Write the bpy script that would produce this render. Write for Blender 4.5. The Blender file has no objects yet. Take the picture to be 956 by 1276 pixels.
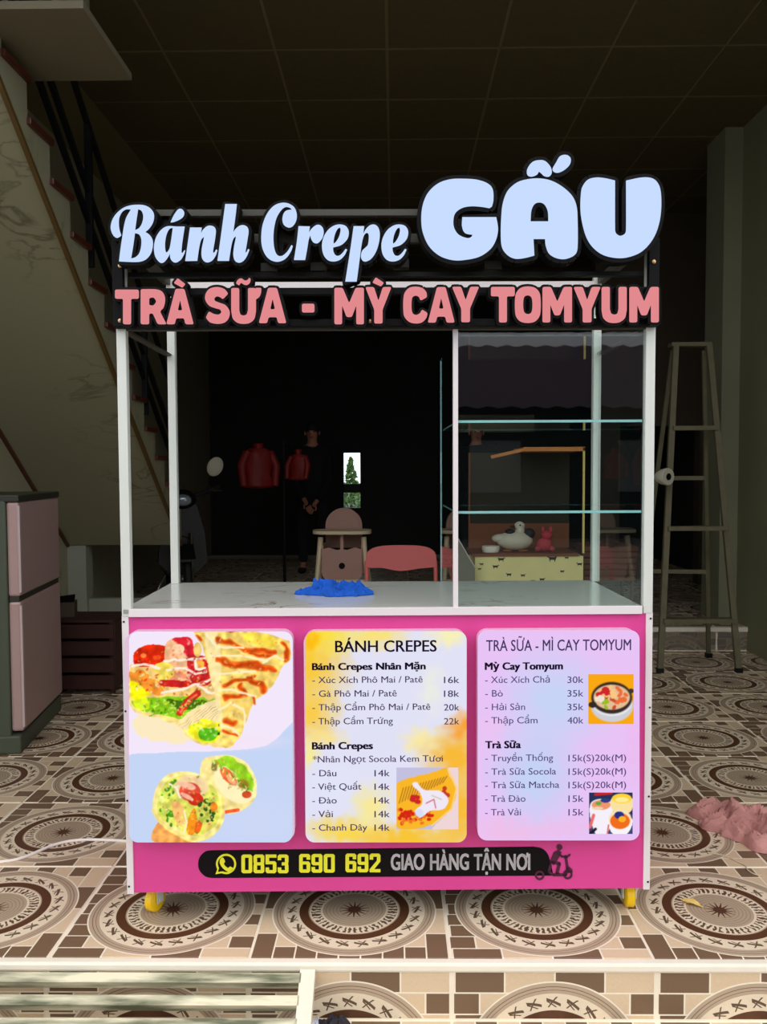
import bpy, bmesh, math, random
import numpy as np
from mathutils import Vector, Matrix
random.seed(7); rng = np.random.default_rng(7)
C = bpy.context.scene.collection
PI = math.pi
# ------------------------------------------------------------------ camera (956x1276 frame)
F, PITCH, YAW, ROLL, H = 1057.8, 0.0486, 0.0125, 0.0047, 1.2989
def basis():
    cy, sy = math.cos(YAW), math.sin(YAW)
    fwd = Vector((-sy*math.cos(PITCH), cy*math.cos(PITCH), -math.sin(PITCH)))
    right = Vector((cy, sy, 0)); down = fwd.cross(right)
    cr, sr = math.cos(ROLL), math.sin(ROLL)
    return right*cr+down*sr, -right*sr+down*cr, fwd
RT, DN, FW = basis()
cam = bpy.data.cameras.new('camera'); camo = bpy.data.objects.new('camera', cam); C.objects.link(camo)
cam.sensor_fit = 'VERTICAL'; cam.sensor_height = 36; cam.lens = F/1276*36; cam.clip_start = 0.05; cam.clip_end = 200
m = Matrix((( RT.x, -DN.x, -FW.x, 0), (RT.y, -DN.y, -FW.y, 0), (RT.z, -DN.z, -FW.z, H), (0, 0, 0, 1)))
camo.matrix_world = m
bpy.context.scene.camera = camo
vs = bpy.context.scene.view_settings
vs.view_transform = 'Standard'; vs.look = 'None'; vs.gamma = 1; vs.use_curve_mapping = False; vs.exposure = 0.0
# world: bright overcast daylight
w = bpy.data.worlds.new('world'); bpy.context.scene.world = w; w.use_nodes = True
nt = w.node_tree; bg = nt.nodes['Background']
tc = nt.nodes.new('ShaderNodeTexCoord'); sp = nt.nodes.new('ShaderNodeSeparateXYZ'); rp_ = nt.nodes.new('ShaderNodeValToRGB')
nt.links.new(tc.outputs['Generated'], sp.inputs[0]); nt.links.new(sp.outputs['Z'], rp_.inputs[0]); nt.links.new(rp_.outputs[0], bg.inputs[0])
rp_.color_ramp.elements[0].position = 0; rp_.color_ramp.elements[0].color = (.80, .86, .95, 1)
rp_.color_ramp.elements[1].position = .7; rp_.color_ramp.elements[1].color = (1, 1, 1, 1)
bg.inputs[1].default_value = 2.05
# ------------------------------------------------------------------ pixel helpers
CAM = Vector((0, 0, H))
def ray(u, v): return (FW + RT*((u-478)/F) + DN*((v-638)/F))
def at_y(u, v, y):
    d = ray(u, v); return CAM + d*(y/d.y)
def at_z(u, v, z):
    d = ray(u, v); return CAM + d*((z-H)/d.z)
CX, CY, CR = -0.0186, 2.383, 0.0212
cartM = Matrix.Translation((CX, CY, 0)) @ Matrix.Rotation(CR, 4, 'Z'); cartI = cartM.inverted()
def L(u, v, yl=0.0):          # pixel -> cart local point on plane y=yl
    o = cartI @ CAM; d = cartI.to_3x3() @ ray(u, v); return o + d*((yl-o.y)/d.y)
def s2l(c):
    c = c/255.0; return c/12.92 if c <= .04045 else ((c+.055)/1.055)**2.4
def rgb(r, g, b): return (s2l(r), s2l(g), s2l(b), 1)
# ------------------------------------------------------------------ materials
class NB:      # tiny node-math builder
    def __init__(s, m): s.n = m.node_tree.nodes; s.l = m.node_tree.links
    def m(s, op, a, b=None, c=None, clamp=False):
        x = s.n.new('ShaderNodeMath'); x.operation = op; x.use_clamp = clamp
        for i, v in enumerate((a, b, c)):
            if v is None: continue
            if isinstance(v, (int, float)): x.inputs[i].default_value = v
            else: s.l.new(v, x.inputs[i])
        return x.outputs[0]
    def mix(s, f, a, b):
        x = s.n.new('ShaderNodeMix'); x.data_type = 'RGBA'
        for i, v in ((0, f), (6, a), (7, b)):
            if isinstance(v, (int, float, tuple)): x.inputs[i].default_value = v
            else: s.l.new(v, x.inputs[i])
        return x.outputs[2]
    def band(s, r, lo, hi):     # 1 between lo and hi
        return s.m('MULTIPLY', s.m('GREATER_THAN', r, lo), s.m('LESS_THAN', r, hi))

def mat(name, col, rough=.6, metal=0, spec=.5, noise=None, bump=None, emis=None, es=1.0, coat=0):
    m = bpy.data.materials.new(name); m.use_nodes = True; n = m.node_tree.nodes; l = m.node_tree.links
    b = n['Principled BSDF']; b.inputs['Base Color'].default_value = col; b.inputs['Roughness'].default_value = rough
    b.inputs['Metallic'].default_value = metal; b.inputs['Specular IOR Level'].default_value = spec
    b.inputs['Coat Weight'].default_value = coat
    if emis: b.inputs['Emission Color'].default_value = emis; b.inputs['Emission Strength'].default_value = es
    if noise:
        sc, amt = noise
        t = n.new('ShaderNodeTexCoord'); x = n.new('ShaderNodeTexNoise'); x.inputs['Scale'].default_value = sc; x.inputs['Detail'].default_value = 5
        mx = n.new('ShaderNodeMix'); mx.data_type = 'RGBA'
        mx.inputs[6].default_value = tuple(c*(1-amt) for c in col[:3])+(1,); mx.inputs[7].default_value = tuple(min(1, c*(1+amt)) for c in col[:3])+(1,)
        l.new(t.outputs['Object'], x.inputs['Vector']); l.new(x.outputs['Fac'], mx.inputs[0]); l.new(mx.outputs[2], b.inputs['Base Color'])
    if bump:
        sc, st = bump
        t = n.new('ShaderNodeTexCoord'); x = n.new('ShaderNodeTexNoise'); x.inputs['Scale'].default_value = sc; x.inputs['Detail'].default_value = 4
        bp = n.new('ShaderNodeBump'); bp.inputs['Strength'].default_value = st; bp.inputs['Distance'].default_value = .01
        l.new(t.outputs['Object'], x.inputs['Vector']); l.new(x.outputs['Fac'], bp.inputs['Height']); l.new(bp.outputs[0], b.inputs['Normal'])
    return m
def emat(name, col, st=1.0):
    m = bpy.data.materials.new(name); m.use_nodes = True; n = m.node_tree.nodes; n.clear()
    e = n.new('ShaderNodeEmission'); e.inputs[0].default_value = col; e.inputs[1].default_value = st
    o = n.new('ShaderNodeOutputMaterial'); m.node_tree.links.new(e.outputs[0], o.inputs[0]); return m
def marble(name, base, vein, scale=3, rough=.25, amt=.5):
    m = bpy.data.materials.new(name); m.use_nodes = True; n = m.node_tree.nodes; l = m.node_tree.links; b = n['Principled BSDF']
    b.inputs['Roughness'].default_value = rough
    t = n.new('ShaderNodeTexCoord'); mp = n.new('ShaderNodeMapping'); mp.inputs['Rotation'].default_value = (.5, .6, .6); mp.inputs['Scale'].default_value = (1, 2.4, 1)
    ns = n.new('ShaderNodeTexNoise'); ns.inputs['Scale'].default_value = scale; ns.inputs['Detail'].default_value = 8; ns.inputs['Distortion'].default_value = 1.2
    s = n.new('ShaderNodeMath'); s.operation = 'SUBTRACT'; s.inputs[1].default_value = .5
    a = n.new('ShaderNodeMath'); a.operation = 'ABSOLUTE'
    r = n.new('ShaderNodeMapRange'); r.inputs[1].default_value = 0; r.inputs[2].default_value = .022; r.inputs[3].default_value = 1; r.inputs[4].default_value = 0
    n2 = n.new('ShaderNodeTexNoise'); n2.inputs['Scale'].default_value = scale*.7
    r2 = n.new('ShaderNodeMapRange'); r2.inputs[1].default_value = .48; r2.inputs[2].default_value = .62; r2.inputs[4].default_value = amt
    mu = n.new('ShaderNodeMath'); mu.operation = 'MULTIPLY'
    mx = n.new('ShaderNodeMix'); mx.data_type = 'RGBA'; mx.inputs[6].default_value = base; mx.inputs[7].default_value = vein
    l.new(t.outputs['Object'], mp.inputs[0]); l.new(mp.outputs[0], ns.inputs['Vector']); l.new(ns.outputs['Fac'], s.inputs[0]); l.new(s.outputs[0], a.inputs[0])
    l.new(a.outputs[0], r.inputs[0]); l.new(t.outputs['Object'], n2.inputs['Vector']); l.new(n2.outputs['Fac'], r2.inputs[0]); l.new(r.outputs[0], mu.inputs[0]); l.new(r2.outputs[0], mu.inputs[1])
    l.new(mu.outputs[0], mx.inputs[0]); l.new(mx.outputs[2], b.inputs['Base Color']); return m
def glassmat(name, tint, edge=False):
    m = bpy.data.materials.new(name); m.use_nodes = True; n = m.node_tree.nodes; l = m.node_tree.links; n.clear()
    fr = n.new('ShaderNodeFresnel'); fr.inputs[0].default_value = 1.5
    tr = n.new('ShaderNodeBsdfTransparent'); tr.inputs[0].default_value = tint
    gl = n.new('ShaderNodeBsdfGlossy'); gl.inputs['Roughness'].default_value = .01; gl.inputs[0].default_value = (1, 1, 1, 1)
    mx = n.new('ShaderNodeMixShader'); o = n.new('ShaderNodeOutputMaterial')
    ge = n.new('ShaderNodeNewGeometry'); k_ = NB(m); fac = k_.m('MULTIPLY', fr.outputs[0], k_.m('SUBTRACT', 1.0, ge.outputs['Backfacing']))
    l.new(fac, mx.inputs[0]); l.new(tr.outputs[0], mx.inputs[1]); l.new(gl.outputs[0], mx.inputs[2]); l.new(mx.outputs[0], o.inputs[0]); return m

def tile_material():
    m = bpy.data.materials.new('drum_pattern_tile'); m.use_nodes = True; n = m.node_tree.nodes; b = n['Principled BSDF']; k = NB(m)
    uv = n.new('ShaderNodeUVMap'); sp = n.new('ShaderNodeSeparateXYZ'); k.l.new(uv.outputs[0], sp.inputs[0])
    x = k.m('SUBTRACT', sp.outputs[0], .5); y = k.m('SUBTRACT', sp.outputs[1], .5)
    r = k.m('SQRT', k.m('ADD', k.m('MULTIPLY', x, x), k.m('MULTIPLY', y, y))); th = k.m('ARCTAN2', y, x)
    cream, dark, ring, taupe, bandc, line = rgb(238, 220, 192), rgb(118, 92, 70), rgb(82, 42, 22), rgb(184, 164, 138), rgb(190, 168, 144), rgb(250, 238, 216)
    beige = rgb(226, 200, 166)
    # bricks outside the circle: rows
    row = k.m('FLOOR', k.m('MULTIPLY', sp.outputs[1], 9)); odd = k.m('MODULO', row, 2)
    sx = k.m('ADD', k.m('MULTIPLY', sp.outputs[0], 4), k.m('MULTIPLY', odd, .5)); col = k.m('FLOOR', sx)
    par = k.m('MODULO', k.m('ADD', col, 8), 2)
    fx = k.m('FRACT', sx); fy = k.m('FRACT', k.m('MULTIPLY', sp.outputs[1], 9))
    ln = k.m('MAXIMUM', k.m('LESS_THAN', fx, .035), k.m('LESS_THAN', fy, .07))
    no = n.new('ShaderNodeTexNoise'); no.inputs['Scale'].default_value = 60; no.inputs['Detail'].default_value = 4; k.l.new(uv.outputs[0], no.inputs['Vector'])
    c = k.mix(par, dark, beige); c = k.mix(ln, c, line)
    # circle
    def over(lo, hi, colr):
        nonlocal c
        c = k.mix(k.band(r, lo, hi), c, colr)
    over(-1, .455, line); over(-1, .447, bandc); over(.425, .429, dark); over(.408, .411, dark); over(-1, .392, cream)
    # bird motifs
    N1 = 22.; a = k.m('MULTIPLY', th, N1/(2*PI)); fa = k.m('SUBTRACT', k.m('FRACT', a), .5); rb = k.m('DIVIDE', k.m('SUBTRACT', r, .348), .075)
    # warp
    s1 = k.m('LESS_THAN', k.m('ABSOLUTE', k.m('SUBTRACT', rb, k.m('MULTIPLY', fa, .55))), .10)
    s2 = k.m('LESS_THAN', k.m('ABSOLUTE', k.m('ADD', k.m('MULTIPLY', fa, 1.3), k.m('SUBTRACT', k.m('MULTIPLY', rb, .8), .10))), .06)
    s3 = k.m('LESS_THAN', k.m('ABSOLUTE', k.m('SUBTRACT', k.m('ADD', rb, .24), k.m('MULTIPLY', fa, .9))), .05)
    bird = k.m('MULTIPLY', k.m('MAXIMUM', k.m('MAXIMUM', s1, s2), s3), k.m('MULTIPLY', k.m('LESS_THAN', k.m('ABSOLUTE', fa), .36), k.m('LESS_THAN', k.m('ABSOLUTE', rb), .36)))
    c = k.mix(bird, c, rgb(92, 72, 56))
    over(-1, .305, ring); over(-1, .255, taupe); over(-1, .248, cream)
    # tooth / figure ring
    N2 = 46.; a2 = k.m('MULTIPLY', th, N2/(2*PI)); f2 = k.m('SUBTRACT', k.m('FRACT', a2), .5)
    n2 = n.new('ShaderNodeTexNoise'); n2.inputs['Scale'].default_value = 34; k.l.new(uv.outputs[0], n2.inputs['Vector'])
    tooth = k.m('MULTIPLY', k.m('LESS_THAN', k.m('ABSOLUTE', k.m('ADD', f2, k.m('MULTIPLY', k.m('SUBTRACT', n2.outputs['Fac'], .5), 1.6))), .24), k.band(r, .188, .240))
    c = k.mix(tooth, c, rgb(90, 66, 52))
    over(-1, .176, taupe)
    rr = k.m('FRACT', k.m('MULTIPLY', r, 52)); c = k.mix(k.m('MULTIPLY', k.m('LESS_THAN', rr, .3), k.band(r, .07, .172)), c, rgb(160, 138, 120))
    # star 14 points
    N3 = 14.; f3 = k.m('ABSOLUTE', k.m('SUBTRACT', k.m('FRACT', k.m('MULTIPLY', th, N3/(2*PI))), .5))
    rad = k.m('ADD', .034, k.m('MULTIPLY', k.m('POWER', k.m('MULTIPLY', f3, 2), 2.2), .056))
    c = k.mix(k.m('LESS_THAN', r, rad), c, rgb(78, 40, 28))
    # wear
    nw = n.new('ShaderNodeTexNoise'); nw.inputs['Scale'].default_value = 5; nw.inputs['Detail'].default_value = 6
    tcn = n.new('ShaderNodeTexCoord'); k.l.new(tcn.outputs['Object'], nw.inputs['Vector'])
    f = k.m('MULTIPLY', k.m('ADD', k.m('MULTIPLY', no.outputs['Fac'], .35), k.m('MULTIPLY', nw.outputs['Fac'], .3)), .55)
    c = k.mix(k.m('MULTIPLY', f, .8), c, rgb(124, 104, 80))
    k.l.new(c, b.inputs['Base Color']); b.inputs['Roughness'].default_value = .38; b.inputs['Specular IOR Level'].default_value = .35
    return m

M = {}
M['tile'] = tile_material()
M['grout'] = mat('grout', rgb(240, 228, 206), .8, noise=(9, .12))
M['nosing'] = mat('white_nosing', rgb(238, 230, 212), .35, noise=(14, .06))
M['steel'] = mat('painted_steel', rgb(212, 214, 206), .38, .1, noise=(6, .05))
M['alu'] = mat('brushed_aluminium', rgb(200, 200, 192), .42, .5, noise=(25, .15))
M['whitetrim'] = mat('white_trim', rgb(222, 214, 214), .4)
M['pink'] = mat('pink_panel', rgb(212, 62, 140), .42, noise=(3, .05))
M['black'] = mat('black_plastic', rgb(6, 5, 7), .6, spec=.15)
M['blackmetal'] = mat('black_painted_metal', rgb(14, 15, 16), .5, .1, spec=.3)
M['dimsteel'] = mat('raw_grey_steel', rgb(62, 60, 52), .5, .2, noise=(9, .2))
M['counter'] = marble('white_marble', rgb(208, 208, 202), rgb(132, 108, 62), 3.2, .16, 1.0)
M['wallmarble'] = marble('cream_marble', rgb(154, 150, 122), rgb(86, 84, 60), 1.5, .35, .7)
M['moulding'] = mat('olive_brown_moulding', rgb(96, 74, 34), .5)
M['granite'] = mat('red_granite', rgb(84, 38, 26), .3, noise=(60, .3))
M['glass'] = glassmat('clear_glass', (.93, .97, .96, 1)); M['glassedge'] = mat('green_glass_edge', rgb(158, 204, 206), .15)
M['ceiling'] = mat('dark_ceiling_panel', rgb(92, 82, 54), .8, noise=(20, .2))
M['ceilgrid'] = mat('ceiling_joint', rgb(128, 118, 84), .8)
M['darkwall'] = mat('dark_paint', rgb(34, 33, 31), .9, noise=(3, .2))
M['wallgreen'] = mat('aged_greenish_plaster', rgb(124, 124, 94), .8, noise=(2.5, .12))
M['jamb'] = mat('grey_plaster', rgb(124, 124, 98), .8, noise=(3, .1))
M['brownpaint'] = mat('brown_paint', rgb(74, 62, 46), .7, noise=(5, .2))
M['soffit'] = mat('cream_paint', rgb(118, 110, 88), .8, noise=(3, .1))
M['led'] = emat('lit_white_acrylic', rgb(200, 221, 255), 1.0)
M['pinkled'] = emat('lit_pink_acrylic', rgb(226, 138, 142), 1.0)
M['yellow'] = mat('yellow_polyurethane', rgb(250, 200, 8), .4, noise=(20, .08))
M['screw'] = mat('brass_screw', rgb(214, 170, 120), .3, .8)
M['blue'] = mat('blue_cloth', rgb(4, 84, 190), .9, noise=(30, .2), bump=(90, .8))
M['street'] = mat('asphalt', rgb(110, 108, 104), .9, noise=(3, .2))

# ------------------------------------------------------------------ mesh building
class MB:
    def __init__(s): s.v = []; s.f = []
    def add(s, vs, fs):
        o = len(s.v); s.v += [tuple(p) for p in vs]; s.f += [tuple(i+o for i in f) for f in fs]; return s
    def box(s, lo, hi, ch=0.0, M4=None):
        x0, y0, z0 = lo; x1, y1, z1 = hi
        if ch > 0:
            bm = bmesh.new(); 
            r = bmesh.ops.create_cube(bm, size=1); 
            for v in bm.verts: v.co = Vector(((x0+x1)/2+v.co.x*(x1-x0), (y0+y1)/2+v.co.y*(y1-y0), (z0+z1)/2+v.co.z*(z1-z0)))
            bmesh.ops.bevel(bm, geom=bm.edges[:], offset=ch, segments=2, affect='EDGES', profile=.5)
            bm.verts.index_update()
            vs = [v.co.copy() for v in bm.verts]; fs = [tuple(v.index for v in f.verts) for f in bm.faces]; bm.free()
        else:
            vs = [Vector(p) for p in ((x0, y0, z0), (x1, y0, z0), (x1, y1, z0), (x0, y1, z0), (x0, y0, z1), (x1, y0, z1), (x1, y1, z1), (x0, y1, z1))]
            fs = [(0, 3, 2, 1), (4, 5, 6, 7), (0, 1, 5, 4), (1, 2, 6, 5), (2, 3, 7, 6), (3, 0, 4, 7)]
        if M4 is not None: vs = [M4 @ v for v in vs]
        return s.add(vs, fs)
    def tube(s, pts, r, n=10, cap=True):
        pts = [Vector(p) for p in pts]; rs = r if isinstance(r, (list, tuple)) else [r]*len(pts)
        o = len(s.v); prev = None
        for i, p in enumerate(pts):
            a = pts[max(0, i-1)]; b = pts[min(len(pts)-1, i+1)]; t = (b-a).normalized()
            if prev is None:
                up = Vector((0, 0, 1)) if abs(t.z) < .9 else Vector((1, 0, 0)); u = t.cross(up).normalized()
            else: u = (prev - t*prev.dot(t)).normalized()
            prev = u; w_ = t.cross(u)
            for k in range(n):
                q = p + (u*math.cos(2*PI*k/n)+w_*math.sin(2*PI*k/n))*rs[i]; s.v.append(tuple(q))
        for i in range(len(pts)-1):
            for k in range(n):
                s.f.append((o+i*n+k, o+i*n+(k+1) % n, o+(i+1)*n+(k+1) % n, o+(i+1)*n+k))
        if cap: s.f.append(tuple(o+k for k in range(n))[::-1]); s.f.append(tuple(o+(len(pts)-1)*n+k for k in range(n)))
        return s
    def bar(s, a, b, w_, h_):      # rectangular bar from a to b
        a = Vector(a); b = Vector(b); t = (b-a).normalized(); up = Vector((0, 0, 1)) if abs(t.z) < .95 else Vector((0, 1, 0))
        u = t.cross(up).normalized()*w_/2; v = u.cross(t).normalized()*h_/2
        vs = [a-u-v, a+u-v, a+u+v, a-u+v, b-u-v, b+u-v, b+u+v, b-u+v]
        return s.add(vs, [(0, 1, 2, 3), (7, 6, 5, 4), (0, 4, 5, 1), (1, 5, 6, 2), (2, 6, 7, 3), (3, 7, 4, 0)])
    def ball(s, c, r, n=12, m_=8, M4=None):
        c = Vector(c); r = Vector(r) if not isinstance(r, (int, float)) else Vector((r, r, r)); o = len(s.v)
        vs = []
        for i in range(m_+1):
            ph = PI*i/m_
            for k in range(n):
                q = Vector((math.sin(ph)*math.cos(2*PI*k/n)*r.x, math.sin(ph)*math.sin(2*PI*k/n)*r.y, math.cos(ph)*r.z))
                vs.append(c + (M4 @ q if M4 is not None else q))
        fs = [(i*n+k, (i+1)*n+k, (i+1)*n+(k+1) % n, i*n+(k+1) % n) for i in range(m_) for k in range(n)]
        return s.add(vs, fs)
    def lathe(s, prof, c=(0, 0, 0), n=24, M4=None):   # prof (r,z)
        vs = []; c = Vector(c)
        for r, z in prof:
            for k in range(n):
                q = Vector((r*math.cos(2*PI*k/n), r*math.sin(2*PI*k/n), z)); vs.append(c+(M4 @ q if M4 is not None else q))
        fs = [(i*n+k, i*n+(k+1) % n, (i+1)*n+(k+1) % n, (i+1)*n+k) for i in range(len(prof)-1) for k in range(n)]
        return s.add(vs, fs)
    def prism(s, poly, y0, y1, back=True):    # poly in (x,z), extruded along y; concave ok (ngon tessellated)
        n = len(poly); o = len(s.v)
        s.v += [(p[0], y0, p[1]) for p in poly]+[(p[0], y1, p[1]) for p in poly]
        s.f.append(tuple(o+i for i in range(n)))
        if back: s.f.append(tuple(o+n+i for i in range(n))[::-1])
        for i in range(n): j = (i+1) % n; s.f.append((o+j, o+i, o+n+i, o+n+j))
        return s
    def mesh(s, name):
        me = bpy.data.meshes.new(name); me.from_pydata(s.v, [], s.f); me.validate(); me.update(); return me
    def build(s, name, material, parent=None, smooth=False, label=None):
        me = s.mesh(name); bm = bmesh.new(); bm.from_mesh(me); bmesh.ops.recalc_face_normals(bm, faces=bm.faces[:]); bm.to_mesh(me); bm.free()
        return link(name, me, material, parent, smooth, label)
def link(name, me, material, parent=None, smooth=False, label=None):
    o = bpy.data.objects.new(name, me); C.objects.link(o)
    if material is not None: me.materials.clear(); me.materials.append(material)
    if smooth:
        for p in me.polygons: p.use_smooth = True
        try: me.set_sharp_from_angle(angle=math.radians(40))
        except Exception: pass
    if parent is not None: o.parent = parent
    if label: o['label'] = label
    return o
def thing(name, label, cat, loc=(0, 0, 0), rz=0, group=None):
    o = bpy.data.objects.new(name, None); C.objects.link(o); o.location = loc; o.rotation_euler = (0, 0, rz); o.empty_display_size = .1
    o['label'] = label; o['category'] = cat
    if group: o['group'] = group
    return o
def tag(o, label, cat, group=None):
    o['label'] = label; o['category'] = cat
    if group: o['group'] = group
    return o
def struct(o, label=None):
    o['kind'] = 'structure'
    if label: o['label'] = label
    return o
# ------------------------------------------------------------------ room
T = .539; GX, GY = -.6615, 2.455; EDGE = 2.202
XL, XR = -2.47, 2.52
STEPY = 6.05; STEPZ = .17
fl = struct(MB().box((XL-.1, EDGE, -.25), (XR+1.0, STEPY, -.0022)).box((XL-.1, STEPY, -.25), (XR+1.0, 11.6, STEPZ-.0022)).build('floor', M['grout']), 'tiled floor with round drum motifs')
def tile_mesh(w_, d_, th, u0=0, u1=1, v0=0, v1=1, rot=0, ch=.0025):
    """tile top in xy plane, size w x d, z from -th to 0, uv on whole mesh from local coords"""
    g = MB().v
    x, y, c = w_/2, d_/2, ch
    vs = [(-x+c, -y+c, 0), (x-c, -y+c, 0), (x-c, y-c, 0), (-x+c, y-c, 0), (-x, -y, -c), (x, -y, -c), (x, y, -c), (-x, y, -c), (-x, -y, -th), (x, -y, -th), (x, y, -th), (-x, y, -th)]
    fs = [(0, 1, 2, 3)]+[(i, 4+i, 4+(i+1) % 4, (i+1) % 4)[::1] for i in range(4)]+[(4+i, 8+i, 8+(i+1) % 4, 4+(i+1) % 4) for i in range(4)]
    me = bpy.data.meshes.new('tile'); me.from_pydata(vs, [], fs)
    uvl = me.uv_layers.new(name='UVMap')
    for lp in me.loops:
        p = me.vertices[lp.vertex_index].co
        a = (p.x/w_+.5); b = (p.y/d_+.5)
        a = u0+(u1-u0)*a; b = v0+(v1-v0)*b
        for _ in range(rot): a, b = b, 1-a
        uvl.data[lp.index].uv = (a, b)
    me.materials.append(M['tile']); return me
G = .007
tm = [tile_mesh(T-G, T-G, .01, rot=r) for r in (0, 1)]
y_end0 = GY-T/2
v0r = (EDGE-y_end0)/T
tm0 = [tile_mesh(T-G, T-G-(EDGE-y_end0), .01, v0=v0r if r == 0 else v0r, v1=1, rot=r) for r in (0, 1)]
def put(me, loc, rot=(0, 0, 0), name='tile', parent=fl):
    o = bpy.data.objects.new(name, me); C.objects.link(o); o.location = loc; o.rotation_euler = rot; o.parent = parent; return o
for j in range(0, 8):
    for i in range(-3, 7):
        cy = GY+j*T
        r = (i+j) % 2
        if j == 0: put(tm0[r], (GX+i*T, (EDGE+cy+T/2-G/2)/2+.002, 0))
        elif cy+T/2 < STEPY+.02 or j == 7:
            if j == 7:
                d = STEPY-(cy-T/2)
                if i == -3: tl = [tile_mesh(T-G, d-G, .01, v1=d/T, rot=rr) for rr in (0, 1)]
                put(tl[r], (GX+i*T, cy-T/2+d/2, 0))
            else: put(tm[r], (GX+i*T, cy, 0))
# raised inner floor
step_o = struct(MB().box((XL-.1, STEPY-.012, STEPZ-.03), (XR+1.0, STEPY+.03, STEPZ+.002)).build('trim_2', M['nosing']), 'white edge of the raised inner floor')
tr_ = tile_mesh(T-G, STEPZ-.035, .01, v0=.7, v1=1)
for i in range(-3, 8): put(tr_, (GX+i*T, STEPY, (STEPZ-.03)/2), (PI/2, 0, 0))
for j in range(0, 9):
    for i in range(-3, 8):
        put(tm[(i+j) % 2], (GX+i*T, STEPY+.03+T*(j+.5), STEPZ))
# front nosing, riser, lower step
struct(MB().box((-3.2, EDGE-.028, -.022), (XR+1.0, EDGE+.002, .002), .006).build('trim_1', M['nosing']), 'white front edge strip of the floor')
LZ = -.153
st = struct(MB().box((-3.2, EDGE-.02+.008, LZ-.3), (XR+1.0, EDGE-.001, -.006)).box((-3.2, EDGE-.0205, LZ-.3), (XR+1.0, EDGE-.01, -.006)).box((-3.2, 1.1, LZ-.3), (XR+1.0, EDGE-.012, LZ-.0022)).build('floor_lower_step', M['grout']), 'lower entrance step with tiled riser and tread')
rh = -.022-LZ
r1 = [tile_mesh(T-G*1.6, rh-.004, .01, v0=1-rh/T, v1=1), tile_mesh(T-G*1.6, rh-.004, .01, v0=1-rh/T, v1=1)]
for i in range(-4, 7): put(r1[0], (GX+i*T, EDGE-.022, (LZ-.022)/2), (PI/2, 0, 0), parent=st)
for j in range(2):
    for i in range(-4, 7): put(tm[(i+j+1) % 2], (GX+i*T, EDGE-.024-T*(j+.5), LZ), parent=st)
struct(MB().box((-14, -22, -.5), (14, 1.1, -.32)).build('ground', M['street']), 'paved ground outside the entrance')
struct(MB().box((-14, 11.62, -.3), (14, 30, -.02)).build('ground_back', mat('grass_ground', rgb(90, 110, 60), .9)), 'ground behind the building')
CZ = 3.75
# walls
struct(MB().box((XL-.15, 2.25, -.2), (XL, 11.6, CZ+.1)).build('wall_left', M['wallmarble']))
struct(MB().box((XR, 2.25, -.2), (XR+.2, 6.25, CZ+.1)).build('wall_right', M['wallgreen']), 'greenish plaster wall at the right')
struct(MB().box((2.39, 6.25, 0), (XR+.2, 6.6, CZ+.1)).build('trim_3', M['jamb']), 'narrow plaster pier at the end of the right wall')
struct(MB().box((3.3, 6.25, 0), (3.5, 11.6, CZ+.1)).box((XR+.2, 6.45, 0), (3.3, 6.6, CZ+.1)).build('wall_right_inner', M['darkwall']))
# inner partition with dark doorway
struct(MB().box((1.95, 8.3, STEPZ), (2.2, 8.45, CZ)).box((2.2, 8.3, 1.72), (2.97, 8.45, CZ)).box((2.97, 8.3, STEPZ), (3.12, 8.45, CZ)).build('wall_partition', M['brownpaint']), 'brown inner partition with a low dark doorway')
struct(MB().box((3.12, 8.28, STEPZ), (3.3, 8.45, CZ)).build('trim_4', M['jamb']))
# back wall with a small window hole
wx0, wx1 = at_y(427, 580, 11.4).x, at_y(450, 580, 11.4).x
wz1, wz0 = at_y(440, 564, 11.4).z, at_y(440, 633, 11.4).z
bar1, bar0 = at_y(440, 603, 11.4).z, at_y(440, 614, 11.4).z
bw = MB().box((XL, 11.4, 0), (wx0, 11.6, CZ)).box((wx1, 11.4, 0), (3.4, 11.6, CZ)).box((wx0, 11.4, 0), (wx1, 11.6, wz0)).box((wx0, 11.4, wz1), (wx1, 11.6, CZ))
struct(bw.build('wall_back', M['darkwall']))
wf = struct(MB().box((wx0, 11.42, bar0), (wx1, 11.5, bar1)).box((wx0, 11.42, wz0), (wx0+.012, 11.5, wz1)).box((wx1-.012, 11.42, wz0), (wx1, 11.5, wz1)).build('window_1', M['blackmetal']), 'small bright window in the dark back wall')
for a, b in ((wz0, bar0), (bar1, wz1)): MB().box((wx0+.012, 11.46, a), (wx1-.012, 11.464, b)).build('pane', M['glass'], wf)
# ceiling
ce = struct(MB().box((XL-.15, 2.25, CZ+.005), (3.5, 11.6, CZ+.25)).build('ceiling', M['ceilgrid']), 'dark panelled ceiling')
cxs = [-.03+.655*k for k in range(-4, 6)]; cys = [5.07+.675*k for k in range(-4, 9)]
cpm = MB().box((-.3185, -.324, 0), (.3185, .324, .005)).mesh('ceiling_panel'); cpm.materials.append(M['ceiling'])
for a in cxs[:-1]:
    for b in cys[:-1]:
        if a < XL: continue
        put(cpm, (a+.3275, b+.3375, CZ), name='ceiling_panel', parent=ce)
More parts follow.
